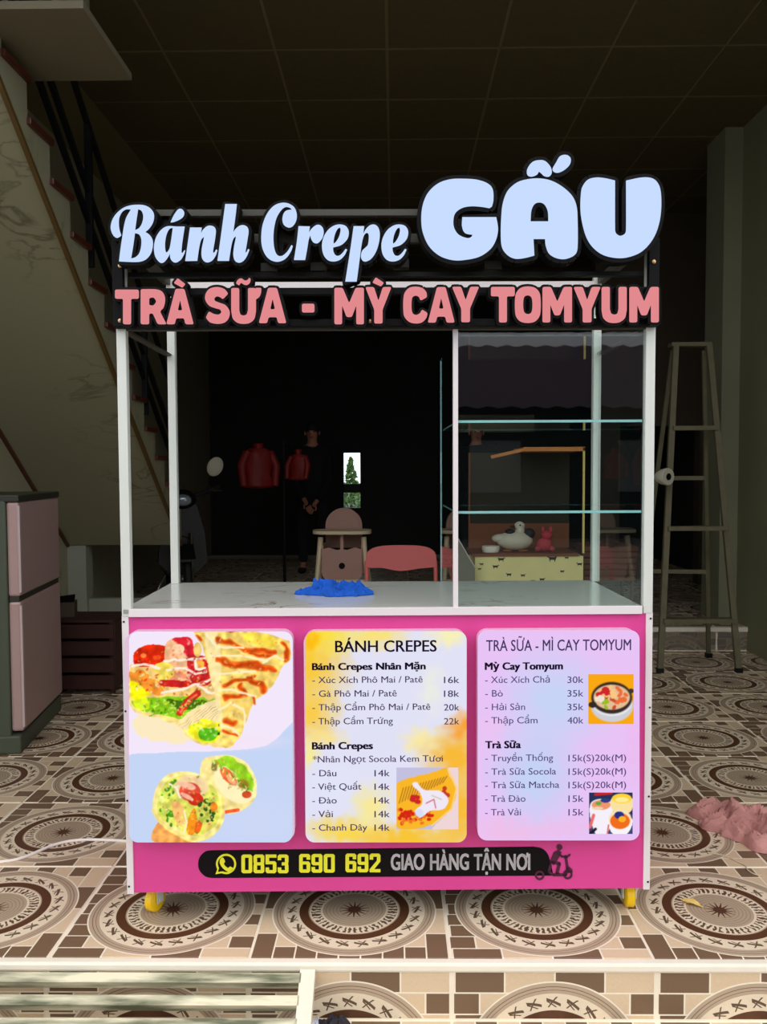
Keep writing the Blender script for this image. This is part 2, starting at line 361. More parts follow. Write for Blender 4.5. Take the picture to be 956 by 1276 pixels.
# stairs
SX = -1.6; YE = 6.35
def stair_y(k): return 3.78+.238*k
def stair_z(k): return 3.03-.18*k
sm = MB(); prof = []
K0, K1 = -4, 16
for k in range(K0, K1+1):
    prof += [(stair_y(k), stair_z(k)-.03 if k > K0 else stair_z(k)-.03), (stair_y(k), stair_z(k+1)-.03)]
prof = [p for p in prof if p[1] > STEPZ*.0-.02]
def soff(y): return 2.90-.76*(y-3.52)
ys_end = YE
P = [p for p in prof if p[0] <= YE]
P = P + [(YE, P[-1][1]), (YE, soff(YE))] + [(stair_y(K0), soff(stair_y(K0)))]
n = len(P); sm.v = [(XL, p[0], p[1]) for p in P]+[(SX, p[0], p[1]) for p in P]
sm.f = [tuple(range(n))[::-1], tuple(range(n, 2*n))]+[(i, (i+1) % n, n+(i+1) % n, n+i) for i in range(n)]
stairs = struct(sm.build('stairs', M['wallmarble']), 'staircase at the left with marble underside and red treads')
trm = MB().box((XL, -.238-.02, -.03), (SX+.02, 0.0, 0), .004).mesh('tread')
trm.materials.append(M['granite'])
for k in range(K0+1, 11):
    put(trm, (0, stair_y(k)+.01, stair_z(k)), name='tread', parent=stairs)
# lower stair body past the soffit
# thin mouldings along the soffit edges
def sline(x, y): return (x, y, soff(y)-.002)
MB().bar((SX-.005, 3.1, soff(3.1)-.0), (SX-.005, YE, soff(YE)), .02, .022).build('edge_moulding', M['moulding'], stairs)
MB().bar((XL+.01, 3.1, soff(3.1)-.0), (XL+.01, YE, soff(YE)), .03, .03).build('edge_moulding', M['granite'], stairs)
# railing
rl = MB()
rail = thing('stair_railing', 'black metal railing along the red stair treads', 'railing', (SX+.0, 3.7, 2.7))
def zn(y): return 3.03-.757*(y-3.78)
for off in (.17, .33, .69):
    MB().bar((-.01, 2.7-3.7, zn(2.7)+off-2.7), (-.01, 6.3-3.7, zn(6.3)+off-2.7), .025, .028).build('rail', M['blackmetal'], rail)
for y in (3.56, 4.55, 5.5, 6.25):
    MB().box((-.025, y-3.7-.015, zn(y)-.06-2.7), (.01, y-3.7+.015, zn(y)+.68-2.7)).build('post', M['blackmetal'], rail)
struct(MB().box((-1.62, 3.32, 3.07), (-1.18, 3.92, 3.10)).box((-1.55, 3.45, 3.10), (-1.53, 3.47, CZ)).box((-1.55, 3.80, 3.10), (-1.53, 3.82, CZ)).box((-1.35, 3.80, 3.10), (-1.33, 3.82, CZ)).box((-1.35, 3.45, 3.10), (-1.33, 3.47, CZ)).build('trim_5', M['soffit']), 'cream dropped panel hung from the ceiling by the stairs')
# under stair pillar and ledge
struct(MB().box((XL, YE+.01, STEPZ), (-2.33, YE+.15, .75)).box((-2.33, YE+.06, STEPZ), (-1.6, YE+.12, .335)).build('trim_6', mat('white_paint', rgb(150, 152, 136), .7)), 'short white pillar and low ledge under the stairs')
# ------------------------------------------------------------------ curves, glyphs and text
def cr(pts, n=8):
    """closed Catmull-Rom; a point given with a third item is a sharp corner"""
    N = len(pts); out = []
    P_ = [Vector((p[0], p[1])) for p in pts]; cor = [len(p) > 2 for p in pts]
    for i in range(N):
        j = (i+1) % N; p1, p2 = P_[i], P_[j]
        p0 = p1 - (p2-p1)*.3 if cor[i] else P_[i-1]; p3 = p2+(p2-p1)*.3 if cor[j] else P_[(j+1) % N]
        if cor[i] and cor[j]: out.append(tuple(p1)); continue
        m1 = (p2-p0)*.5 if not cor[i] else (p2-p1)*.8; m2 = (p3-p1)*.5 if not cor[j] else (p2-p1)*.8
        L_ = (p2-p1).length
        if m1.length > 1.3*L_: m1 = m1.normalized()*1.3*L_
        if m2.length > 1.3*L_: m2 = m2.normalized()*1.3*L_
        for k in range(n):
            t = k/n; h1 = 2*t**3-3*t*t+1; h2 = t**3-2*t*t+t; h3 = -2*t**3+3*t*t; h4 = t**3-t*t
            out.append(tuple(p1*h1+m1*h2+p2*h3+m2*h4))
    return out
def fill_mesh(contours, ext):
    """contours: lists of (x,z). returns mesh data with thickness 2*ext centred on y=0 (in xz plane)"""
    cu = bpy.data.curves.new('tmp', 'CURVE'); cu.dimensions = '2D'; cu.fill_mode = 'BOTH'; cu.extrude = ext
    for c in contours:
        s = cu.splines.new('POLY'); s.points.add(len(c)-1)
        for k, p in enumerate(c): s.points[k].co = (p[0], p[1], 0, 1)
        s.use_cyclic_u = True
    o = bpy.data.objects.new('tmp', cu); C.objects.link(o)
    dg = bpy.context.evaluated_depsgraph_get(); dg.update()
    me = bpy.data.meshes.new_from_object(o.evaluated_get(dg)); bpy.data.objects.remove(o); bpy.data.curves.remove(cu)
    for v in me.vertices: v.co = (v.co.x, -v.co.z, v.co.y)      # 2D y -> z ; thickness -> y
    me.materials.clear(); return me
def mesh_data(me): return [tuple(v.co) for v in me.vertices], [tuple(p.vertices) for p in me.polygons]
def outline_strip(mb, c, w_, y0, y1):
    """band of half width w_ round the closed contour"""
    N = len(c)
    for i in range(N):
        a = Vector((c[i][0], c[i][1])); b = Vector((c[(i+1) % N][0], c[(i+1) % N][1]))
        d = b-a
        if d.length < 1e-6: continue
        t = d.normalized(); nrm = Vector((-t.y, t.x))*w_
        mb.prism([tuple(a-nrm), tuple(b-nrm), tuple(b+nrm), tuple(a+nrm)], y0, y1)
        if i % 2 == 0 or d.length > w_:
            mb.prism([(a.x+w_*math.cos(2*PI*k/10), a.y+w_*math.sin(2*PI*k/10)) for k in range(10)], y0+.0002, y1-.0002)

cart = thing('food_cart', 'pink street food cart on yellow castors with lit menu panels and glowing letter sign', 'food cart', (CX, CY, 0), CR)
def px2l(contour, yl): return [(lambda q: (q.x, q.z))(L(p[0], p[1], yl)) for p in contour]
def letter(name, contours, yface, depth, wout, face_mat, label, faceoff=.004):
    """contours in photo pixels; black shell with protruding border + lit face"""
    cs = [px2l(c, yface) for c in contours]
    me = fill_mesh(cs, depth/2-.002); v, f = mesh_data(me); bpy.data.meshes.remove(me)
    mb = MB(); mb.add([(p[0], p[1]+yface+depth/2+.004, p[2]) for p in v], f)
    for c in cs: outline_strip(mb, c[::2] if len(c) > 60 else c, wout, yface+.003, yface+depth)
    sh = mb.build(name, M['black'], cart, label=label)
    me = fill_mesh(cs, .002); v, f = mesh_data(me); bpy.data.meshes.remove(me)
    MB().add([(p[0], p[1]+yface, p[2]) for p in v], f).build('letter_face', face_mat, sh)
    return sh
YS = -.075      # sign plane (local y of the letter faces)
def crop(ox, oy, s, pts, dx=0): return [((p[0]+dx)/s+ox, p[1]/s+oy)+tuple(p[2:]) for p in pts]
c_ = 'c'
A_ = (130, 235, 7.967); B_ = (220, 235, 7.967); C_ = (310, 240, 7.967); D_ = (400, 250, 7.967); E_ = (510, 180, 5.311); F_ = (660, 180, 5.311)
e_out = [(245,480,c_),(260,487,c_),(235,540),(190,585),(130,603),(70,590),(25,535),(10,450),(25,370),(65,300),(120,255),(180,238),(240,250),(272,290),(275,340),(255,390),(200,440),(121,464,c_),(124,505),(145,543),(180,548),(215,520)]
e_in = [(190,265,c_),(195,300),(180,360),(150,410),(127,430,c_),(126,395),(140,330),(165,280)]
big = [
 ('B', A_, [[(148,722,c_),(163,600),(182,470),(198,370),(222,285),(268,207,c_),(215,205),(172,235),(147,290),(143,350),(150,410),(167,462,c_),(150,478),(125,488),(98,475),(75,435),(65,385),(80,315),(122,250),(185,197),(255,170),(330,162),(400,168),(455,195),(488,240),(492,295),(475,350),(440,400),(405,430,c_),(450,460),(478,510),(480,570),(462,640),(420,695),(365,722),(290,728)],
   [(335,202,c_),(370,222),(388,270),(380,335),(350,390),(304,417,c_),(318,310)], [(303,440,c_),(345,455),(368,500),(368,570),(350,640),(315,680),(264,697,c_),(285,570)]]),
 ('a', A_, [[(797,378,c_),(720,378),(640,374),(590,392),(545,435),(510,500),(495,580),(500,650),(520,700),(555,735),(590,730),(625,690),(655,638,c_),(657,690),(680,725),(715,732),(760,703),(790,652),(803,613,c_),(792,618,c_),(778,640),(766,632),(770,560),(784,460)],
   [(682,388,c_),(645,400),(615,460),(602,540),(605,610),(620,635),(648,600),(664,520),(674,450)]]),
 ('acute accent', A_, [[(660,335,c_),(680,290),(705,245),(740,205),(775,208),(793,240),(780,280),(740,310),(690,330)]]),
 ('n', B_, [[(135,388,c_),(250,388,c_),(238,455,c_),(265,410),(305,375),(345,370),(378,385),(390,420),(382,500),(368,580),(362,635),(378,635,c_),(395,605,c_),(406,612,c_),(385,670),(350,715),(305,732),(268,715),(250,670),(252,600),(268,520),(275,475,c_),(245,505),(225,580),(205,716,c_),(88,718,c_),(112,550)]]),
 ('h', B_, [[(485,155,c_),(598,155,c_),(585,270),(562,440,c_),(590,400),(630,370),(670,365),(705,385),(715,425),(705,500),(690,590),(684,635),(697,630,c_),(712,600,c_),(723,607,c_),(700,665),(665,715),(620,735),(580,715),(565,660),(572,580),(588,500),(590,470,c_),(565,495),(545,560),(520,716,c_),(408,716,c_),(445,450)]]),
 ('C', C_, [[(425,522,c_),(437,530,c_),(420,580),(380,640),(330,675),(270,685),(205,660),(155,600),(128,510),(127,400),(145,300),(190,200),(255,130),(330,103),(395,110),(450,145),(475,200),(475,260),(455,310),(425,340),(390,345),(350,320),(335,275),(345,215),(375,180),(430,170,c_),(405,148),(365,142),(325,170),(280,240),(255,330),(245,430),(250,530),(270,600),(300,630),(340,625),(385,585)]]),
 ('r', C_, [[(495,335,c_),(607,337,c_),(597,400,c_),(625,360),(670,325),(710,325),(740,360),(743,410),(725,460),(685,500),(645,495),(620,460),(612,420,c_),(595,470),(580,560),(560,668,c_),(450,668,c_),(478,490)]]),
 ('e', D_, [e_out, e_in]),
 ('p', D_, [[(325,255,c_),(430,255,c_),(420,330,c_),(450,280),(490,245),(535,240),(570,270),(585,330),(575,420),(545,510),(500,575),(450,603),(415,595),(397,555),(410,500),(445,465),(466,440),(475,380),(472,330),(450,320),(425,350),(405,430),(385,580),(355,803,c_),(242,803,c_),(290,500)]]),
 ('final e', D_, [[(p[0]+590, p[1])+tuple(p[2:]) for p in e_out], [(p[0]+590, p[1])+tuple(p[2:]) for p in e_in]]),
 ('G', E_, [[(548,410,c_),(557,370),(553,300),(520,260),(450,235),(360,228),(270,232),(190,260),(125,320),(90,400),(80,490),(90,580),(130,670),(200,735),(290,765),(380,762),(470,740),(540,690),(575,630),(588,560),(576,482,c_),(352,482,c_),(350,540),(370,585),(420,597,c_),(408,615),(380,620),(330,600),(300,560),(292,510),(305,455),(350,420),(410,408),(480,412),(532,421,c_)]]),
 ('A', E_, [[(828,735,c_),(760,752),(700,755),(650,730),(615,680),(607,600),(610,480),(620,390),(650,310),(710,255),(780,232),(860,226),(937,240),(1012,280),(1077,340),(1107,410),(1114,500),(1114,680),(1097,730),(1037,757),(977,752),(927,722),(905,670),(900,625,c_),(822,625,c_)],
   [(803,510,c_),(808,440),(830,395),(862,383),(895,395),(918,440),(922,510,c_)]]),
 ('circumflex', E_, [[(860,105),(900,112),(935,150),(943,190),(925,212),(895,208),(875,190),(860,178,c_),(845,200),(810,212),(783,200),(783,160),(815,118)]]),
 ('large acute accent', F_, [[(153,160),(175,120),(200,80),(240,70),(270,90),(268,130),(235,165),(195,185),(165,182)]]),
 ('U', F_, [[(565,240,c_),(500,225),(440,220),(385,235),(350,280),(340,340),(338,430),(350,520),(380,620),(430,690),(500,735),(600,752),(690,735),(760,695),(820,620),(855,530),(870,430),(868,320),(850,260),(810,225),(740,220),(640,240,c_),(640,560),(632,590),(600,606),(572,590),(565,560)]]),
]
for nm, cr_, cons in big:
    letter('sign_letter', [cr(crop(cr_[0], cr_[1], cr_[2], c), 5) for c in cons], YS, .05, .0085 if cr_ not in (E_, F_) else .011, M['led'], 'glowing white letter %s in the top sign' % nm)
gl = {
 'T': [[(0,0,1),(1,0,1),(1,.26,1),(.67,.26,1),(.67,1,1),(.34,1,1),(.34,.26,1),(0,.26,1)]],
 'R': [[(0,0,1),(.55,0),(.80,.05),(.92,.18),(.94,.34),(.88,.52),(.74,.63,1),(1,1,1),(.66,1,1),(.47,.69,1),(.32,.69,1),(.32,1,1),(0,1,1)], [(.32,.24,1),(.5,.24),(.6,.35),(.5,.46),(.32,.46,1)]],
 'A': [[(.34,0,1),(.66,0,1),(1,1,1),(.70,1,1),(.65,.83,1),(.35,.83,1),(.30,1,1),(0,1,1)], [(.5,.30,1),(.59,.61,1),(.41,.61,1)]],
 'S': [[(.95,.17,1),(.72,.33,1),(.6,.27),(.47,.25),(.37,.31),(.42,.38),(.6,.43),(.85,.5),(1,.66),(.97,.83),(.8,.96),(.5,1),(.2,.96),(.02,.84,1),(.15,.66,1),(.35,.73),(.55,.75),(.66,.69),(.6,.61),(.4,.57),(.15,.5),(0,.34),(.03,.17),(.2,.04),(.5,0),(.78,.05)]],
 'U': [[(0,0,1),(.32,0,1),(.32,.64,1),(.38,.74),(.5,.77),(.62,.74),(.68,.64,1),(.68,0,1),(1,0,1),(1,.66,1),(.93,.86),(.75,.97),(.5,1),(.25,.97),(.07,.86),(0,.66,1)]],
 'M': [[(0,0,1),(.28,0,1),(.5,.42,1),(.72,0,1),(1,0,1),(1,1,1),(.74,1,1),(.74,.48,1),(.59,.8,1),(.41,.8,1),(.26,.48,1),(.26,1,1),(0,1,1)]],
 'Y': [[(0,0,1),(.33,0,1),(.5,.38,1),(.67,0,1),(1,0,1),(.66,.62,1),(.66,1,1),(.34,1,1),(.34,.62,1)]],
 'C': [[(.98,.28,1),(.70,.38,1),(.64,.28),(.52,.24),(.38,.28),(.34,.4),(.34,.62),(.4,.74),(.54,.77),(.68,.72),(.76,.62,1),(1,.72,1),(.93,.86),(.76,.97),(.52,1),(.25,.96),(.05,.82),(0,.65),(0,.35),(.06,.16),(.25,.03),(.52,0),(.78,.04),(.93,.14)]],
 'O': [[(.5,0),(.78,.04),(.95,.17),(1,.35),(1,.65),(.95,.83),(.78,.96),(.5,1),(.22,.96),(.05,.83),(0,.65),(0,.35),(.05,.17),(.22,.04)], [(.5,.24),(.63,.28),(.68,.4),(.68,.6),(.63,.72),(.5,.76),(.37,.72),(.32,.6),(.32,.4),(.37,.28)]],
 '-': [[(0,0,1),(1,0,1),(1,1,1),(0,1,1)]],
}
def rnd(pts, r=1.6):
    """round sharp corners of a px polygon (points flagged) slightly"""
    out = []; N = len(pts)
    for i, p in enumerate(pts):
        if len(p) < 3: out.append(p); continue
        P0 = Vector(pts[i-1][:2]); P1 = Vector(p[:2]); P2 = Vector(pts[(i+1) % N][:2])
        a = (P0-P1); b = (P2-P1); ra = min(r, a.length*.4); rb = min(r, b.length*.4)
        q0 = P1+a.normalized()*ra; q1 = P1+b.normalized()*rb
        out += [(q0.x, q0.y, 1), ((q0.x+q1.x+P1.x*2)/4, (q0.y+q1.y+P1.y*2)/4, 1), (q1.x, q1.y, 1)]
    return out
row = [('T',143.5,361,172.9,404,'first T'),('R',175.5,360.5,207.5,404,'R'),('A',207.5,360,241.3,404,'first A'),('S',255.9,357.8,286.1,403.5,'S'),('U',288.3,359,319,403.5,'first U'),
 ('A',322.6,358.7,356.9,402.6,'second A'),('-',376.4,378.6,391.9,389.3,'dash'),('M',416.8,358.7,453.6,404,'first M'),('Y',455.4,357.8,487.9,403,'first Y'),('C',502.7,357.3,533.2,403,'C'),
 ('A',533.2,357.8,566.7,401.9,'third A'),('Y',563.5,357.4,597.2,401.4,'second Y'),('T',612,357.6,641.5,401.7,'second T'),('O',642,357,673.7,402.4,'O'),('M',676.3,357.6,712.8,401.7,'second M'),
 ('Y',715,357.6,748.6,401.7,'last Y'),('U',750,357.6,781,402.4,'last U'),('M',784.6,357.6,821,401.7,'last M')]
YS2 = -.06
def letter2(cons_px, nm): letter('sign_letter', cons_px, YS2, .04, .0075, M['pinkled'], 'pink letter %s of the lower sign row' % nm if 'mark' not in nm else 'pink %s of the lower sign row' % nm)
for g_, x0, y0, x1, y1, nm in row:
    cons = []
    for c in gl[g_]:
        pts = [(x0+(x1-x0)*p[0], y0+(y1-y0)*p[1])+tuple(p[2:]) for p in c]
        cons.append(cr(rnd(pts, 2.0), 4))
    letter2(cons, nm)
H1 = (135, 340, 5.624); H3 = (455, 340, 5.624); H2_ = (295, 340, 5.624)
letter2([cr(rnd(crop(*H1, [(487,38,1),(540,78,1),(518,104,1),(460,72,1)]), 1.2), 3)], 'grave mark over the first A')
letter2([cr(rnd(crop(*H3, [(75,32,1),(132,70,1),(112,95,1),(52,68,1)]), 1.2), 3)], 'grave mark over the first Y')
letter2([cr(rnd(crop(*H2_, [(133,106,1),(172,106,1),(171,135),(160,165),(133,188,1)]), 1.0), 3)], 'horn mark on the first U')
letter2([cr([(294.5,353),(297,348.5),(301,347),(305,349.5),(308.5,349),(310.5,346.3,1),(312.3,347.5,1),(311.5,352),(308,355),(304,354.5),(300.5,352.5),(298,355.5,1)], 4)], 'tilde mark over the first U')

# ------------------------------------------------------------------ cart structure (cart-local coords)
def bx(lo, hi, name, m_, ch=0.0, parent=cart, label=None): return MB().box(lo, hi, ch).build(name, m_, parent, label=label)
HW = .75; DEP = .56
zb = L(478, 1109.5, 0).z; zt = L(478, 766, 0).z; zc = L(478, 757.5, -.012).z
zrail = L(478, 409, 0).z      # underside rail of the sign
ztop = L(478, 297, 0).z
# body
bx((-HW+.012, 0, zb), (HW-.012, .012, zt), 'front_panel', M['pink'])
bx((-HW+.004, .012, zb), (-HW+.012, DEP, zt), 'side_panel', M['pink']); bx((HW-.012, .012, zb), (HW-.004, DEP, zt), 'side_panel', M['pink'])
bx((-HW+.012, DEP-.01, zb), (HW-.012, DEP, zt), 'back_panel', M['whitetrim']); bx((-HW+.012, .012, zb), (HW-.012, DEP-.01, zb+.012), 'bottom_panel', M['blackmetal'])
for s in (-1, 1):
    x0, x1 = sorted((s*HW, s*(HW-.019)))
    bx((x0, -.004, zb-.003), (x1, .003, zt+.002), 'corner_trim', M['whitetrim'], .001)
    for z in (zb+.02, zb+.27, zt-.27, zt-.015):
        MB().lathe([(0, -.0005), (.003, -.0005), (.0032, 0), (.0025, .0015), (0, .002)], (s*(HW-.006), -.0045, z), 8, Matrix.Rotation(PI/2, 4, 'X').to_3x3().to_4x4()).build('screw', M['blackmetal'], cart)
# counter
bx((-HW+.004, -.006, zc-.016), (HW-.03, DEP, zc), 'countertop', M['counter'], .0015)
bx((-HW+.022, -.012, zt-.0005), (HW-.032, -.006, zc+.001), 'counter_edge', M['whitetrim'], .001)
# posts
pw = .0265
ZP = ztop-.013
posts = [(-HW+.001, -.006, M['steel']), (HW-pw-.001, -.006, M['steel']), (-HW+.012, DEP-pw-.01, M['steel']), (HW-pw-.012, DEP-pw-.01, M['steel'])]
for x, y, m_ in posts: bx((x, y, zc if abs(y) > .1 else zt), (x+pw, y+pw, ztop+.012), 'post', m_, .002)
bx((L(564.8, 600, -.004).x, -.006, zc), (L(571, 600, -.004).x, .012, zrail-.004), 'divider_post', M['whitetrim'], .001)
# rails: bottom of sign (front/back/sides), top (front/back/sides)
def rails(z, nm, hgt=.024):
    x0, x1 = -HW+pw, HW-pw
    bx((x0, -.004, z-hgt/2), (x1, .018, z+hgt/2), nm, M['steel'], .001)
    for s in (-1, 1):
        xa = s*(HW-.016)
        MB().box((xa-.011, .0205, z-hgt/2), (xa+.011, DEP-pw-.011, z+hgt/2)).build(nm, M['steel'], cart)
rails(zrail-.001, 'rail', .007); rails(ztop, 'rail')
for o_ in [o for o in cart.children if o.name.startswith('rail')]: o_.data.materials[0] = M['dimsteel']
bx((-HW+pw+.012, DEP-pw-.008, L(478, 357.5, DEP).z-.012), (HW-pw-.012, DEP-.012, L(478, 357.5, DEP).z+.010), 'rail', M['whitetrim'])
# black sign frame
for (ya, yb) in ((359, 368), (398, 407)):
    za, zb_ = L(478, yb, -.02).z, L(478, ya, -.02).z
    bx((-HW+.001, -.03, za), (HW-.0, -.008, zb_), 'sign_frame', M['black'], .002)
for (ya, yb, xa, xb) in ((262, 270.5, 188, 600), ):
    a = L(xa, yb, -.01); b = L(xb, ya, -.01); bx((a.x, -.022, a.z), (b.x, -.002, b.z), 'top_bar', M['dimsteel'])
for u in (205, 592): 
    a = L(u, 303, -.01).x; bx((a-.009, -.002, ztop-.01), (a+.009, .016, L(478, 263, -.01).z), 'bar_upright', M['blackmetal'])
for s in (-1, 1):
    xa = s*(HW-.014); bx((xa-.0142, -.028, L(478, 408, -.02).z), (xa+.0142, -.0065, L(478, 298, -.02).z), 'sign_upright', M['black'], .001)
for u, v in ((149.5, 331), (149.5, 399.5), (461.5, 400), (815, 326)):
    q = L(u, v, -.031); MB().ball(q, (.006, .003, .006), 10, 6).build('screw', M['screw'], cart)
# brackets from upper letters to frame (standoffs)
for u in (180, 265, 350, 440, 560, 665, 765):
    a = L(u, 318, YS+.05); MB().box((a.x-.006, YS+.05, ztop-.06), (a.x+.006, -.004, ztop-.045)).build('standoff', M['blackmetal'], cart)
    MB().box((a.x-.006, -.016, ztop-.06), (a.x+.006, -.004, ztop-.01)).build('standoff', M['blackmetal'], cart)
for u, v in ((335, 334), (397, 333), (500, 329), (615, 331)):
    a = L(u, v, .03); bx((a.x-.022, .02, a.z-.012), (a.x+.022, .05, a.z+.012), 'power_supply', mat('grey_box', rgb(60, 58, 52), .5), .002)
q0 = L(335, 334, .04).z
bx((-HW+.03, .02, q0-.028), (HW-.03, .045, q0-.016), 'driver_shelf', M['blackmetal'])
# glass case
gx0 = L(567.5, 600, .0).x; gx1 = HW-pw-.003
gt = zrail-.012
def pane(lo, hi, name='glass_pane', label=None): return MB().box(lo, hi).build(name, M['glass'], cart, label=label)
pane((gx0, .004, zc+.001), (gx1, .008, gt), label='front glass pane of the display case')
pane((gx0, .012, zc+.001), (gx0+.004, DEP-.02, gt-.01), label='side glass pane of the display case')
pane((gx1, .024, zc+.001), (gx1+.004, DEP-.04, gt-.01), label='outer glass pane of the display case')
pane((gx0, .024, gt-.008), (gx1, DEP-.04, gt-.003), label='top glass pane of the display case')
MB().box((gx0-.0005, DEP-.0205, zc+.001), (gx0+.0045, DEP-.018, gt-.01)).build('glass_edge', M['glassedge'], cart)
for v in (524.5, 637.5):
    z = L(680, v, .012).z
    sh = MB().box((gx0+.006, .012, z-.004), (gx1-.002, DEP-.06, z+.001)).build('glass_shelf', M['glass'], cart)
    MB().box((gx0+.006, .0095, z-.0045), (gx1-.002, .012, z+.0025)).build('glass_edge', M['glassedge'], sh)
    MB().box((gx0+.005, .012, z-.004), (gx0+.006, DEP-.06, z+.001)).build('glass_edge', M['glassedge'], sh)
    MB().box((gx0+.006, DEP-.06, z-.004), (gx1-.002, DEP-.058, z+.001)).build('glass_edge', M['glassedge'], sh)
# castors
def castor(x, y, ang):
    ro = MB().lathe([(0, 0), (.016, 0), (.016, -.008), (0, -.008)], (x, y, zb-.003), 14).build('castor', M['steel'], cart)
    zc_ = .036; Rm = Matrix.Translation((x, y, zc_)) @ Matrix.Rotation(ang, 4, 'Z')
    MB().box((-.026, -.026, zb-.006-zc_), (.026, .026, zb-zc_-.001), 0, Rm).build('mounting_plate', M['steel'], ro)
    off = Rm @ Matrix.Translation((.012, 0, 0))
    f_ = MB()
    for s in (-1, 1): f_.box((-.014, s*.0185-.0015, -.008), (.014, s*.0185+.0015, zb-.012-zc_), 0, off)
    f_.box((-.016, -.02, zb-.015-zc_), (.016, .02, zb-.010-zc_), 0, off)
    f_.build('fork', M['steel'], ro)
    prof = [(.008, -.014), (.030, -.014), (.036, -.010), (.036, .010), (.030, .014), (.008, .014)]
    MB().lathe(prof, (0, 0, 0), 24, None).build('tmp', None)
    o = bpy.data.objects['tmp']; me = o.data; bpy.data.objects.remove(o); RX = off @ Matrix.Rotation(PI/2, 4, 'X'); me.transform(RX)
    link('wheel', me, M['yellow'], ro, True)
    MB().lathe([(0, -.0215), (.007, -.0215), (.007, .0215), (0, .0215)], (0, 0, 0), 10).build('tmp', None)
    o = bpy.data.objects['tmp']; me = o.data; bpy.data.objects.remove(o); me.transform(RX); link('axle', me, M['steel'], ro)
castor(L(189, 1120, .06).x, .07, 1.15); castor(L(786, 1120, .06).x, .07, 1.5); castor(-HW+.08, DEP-.08, 1.1); castor(HW-.08, DEP-.08, 2.0)

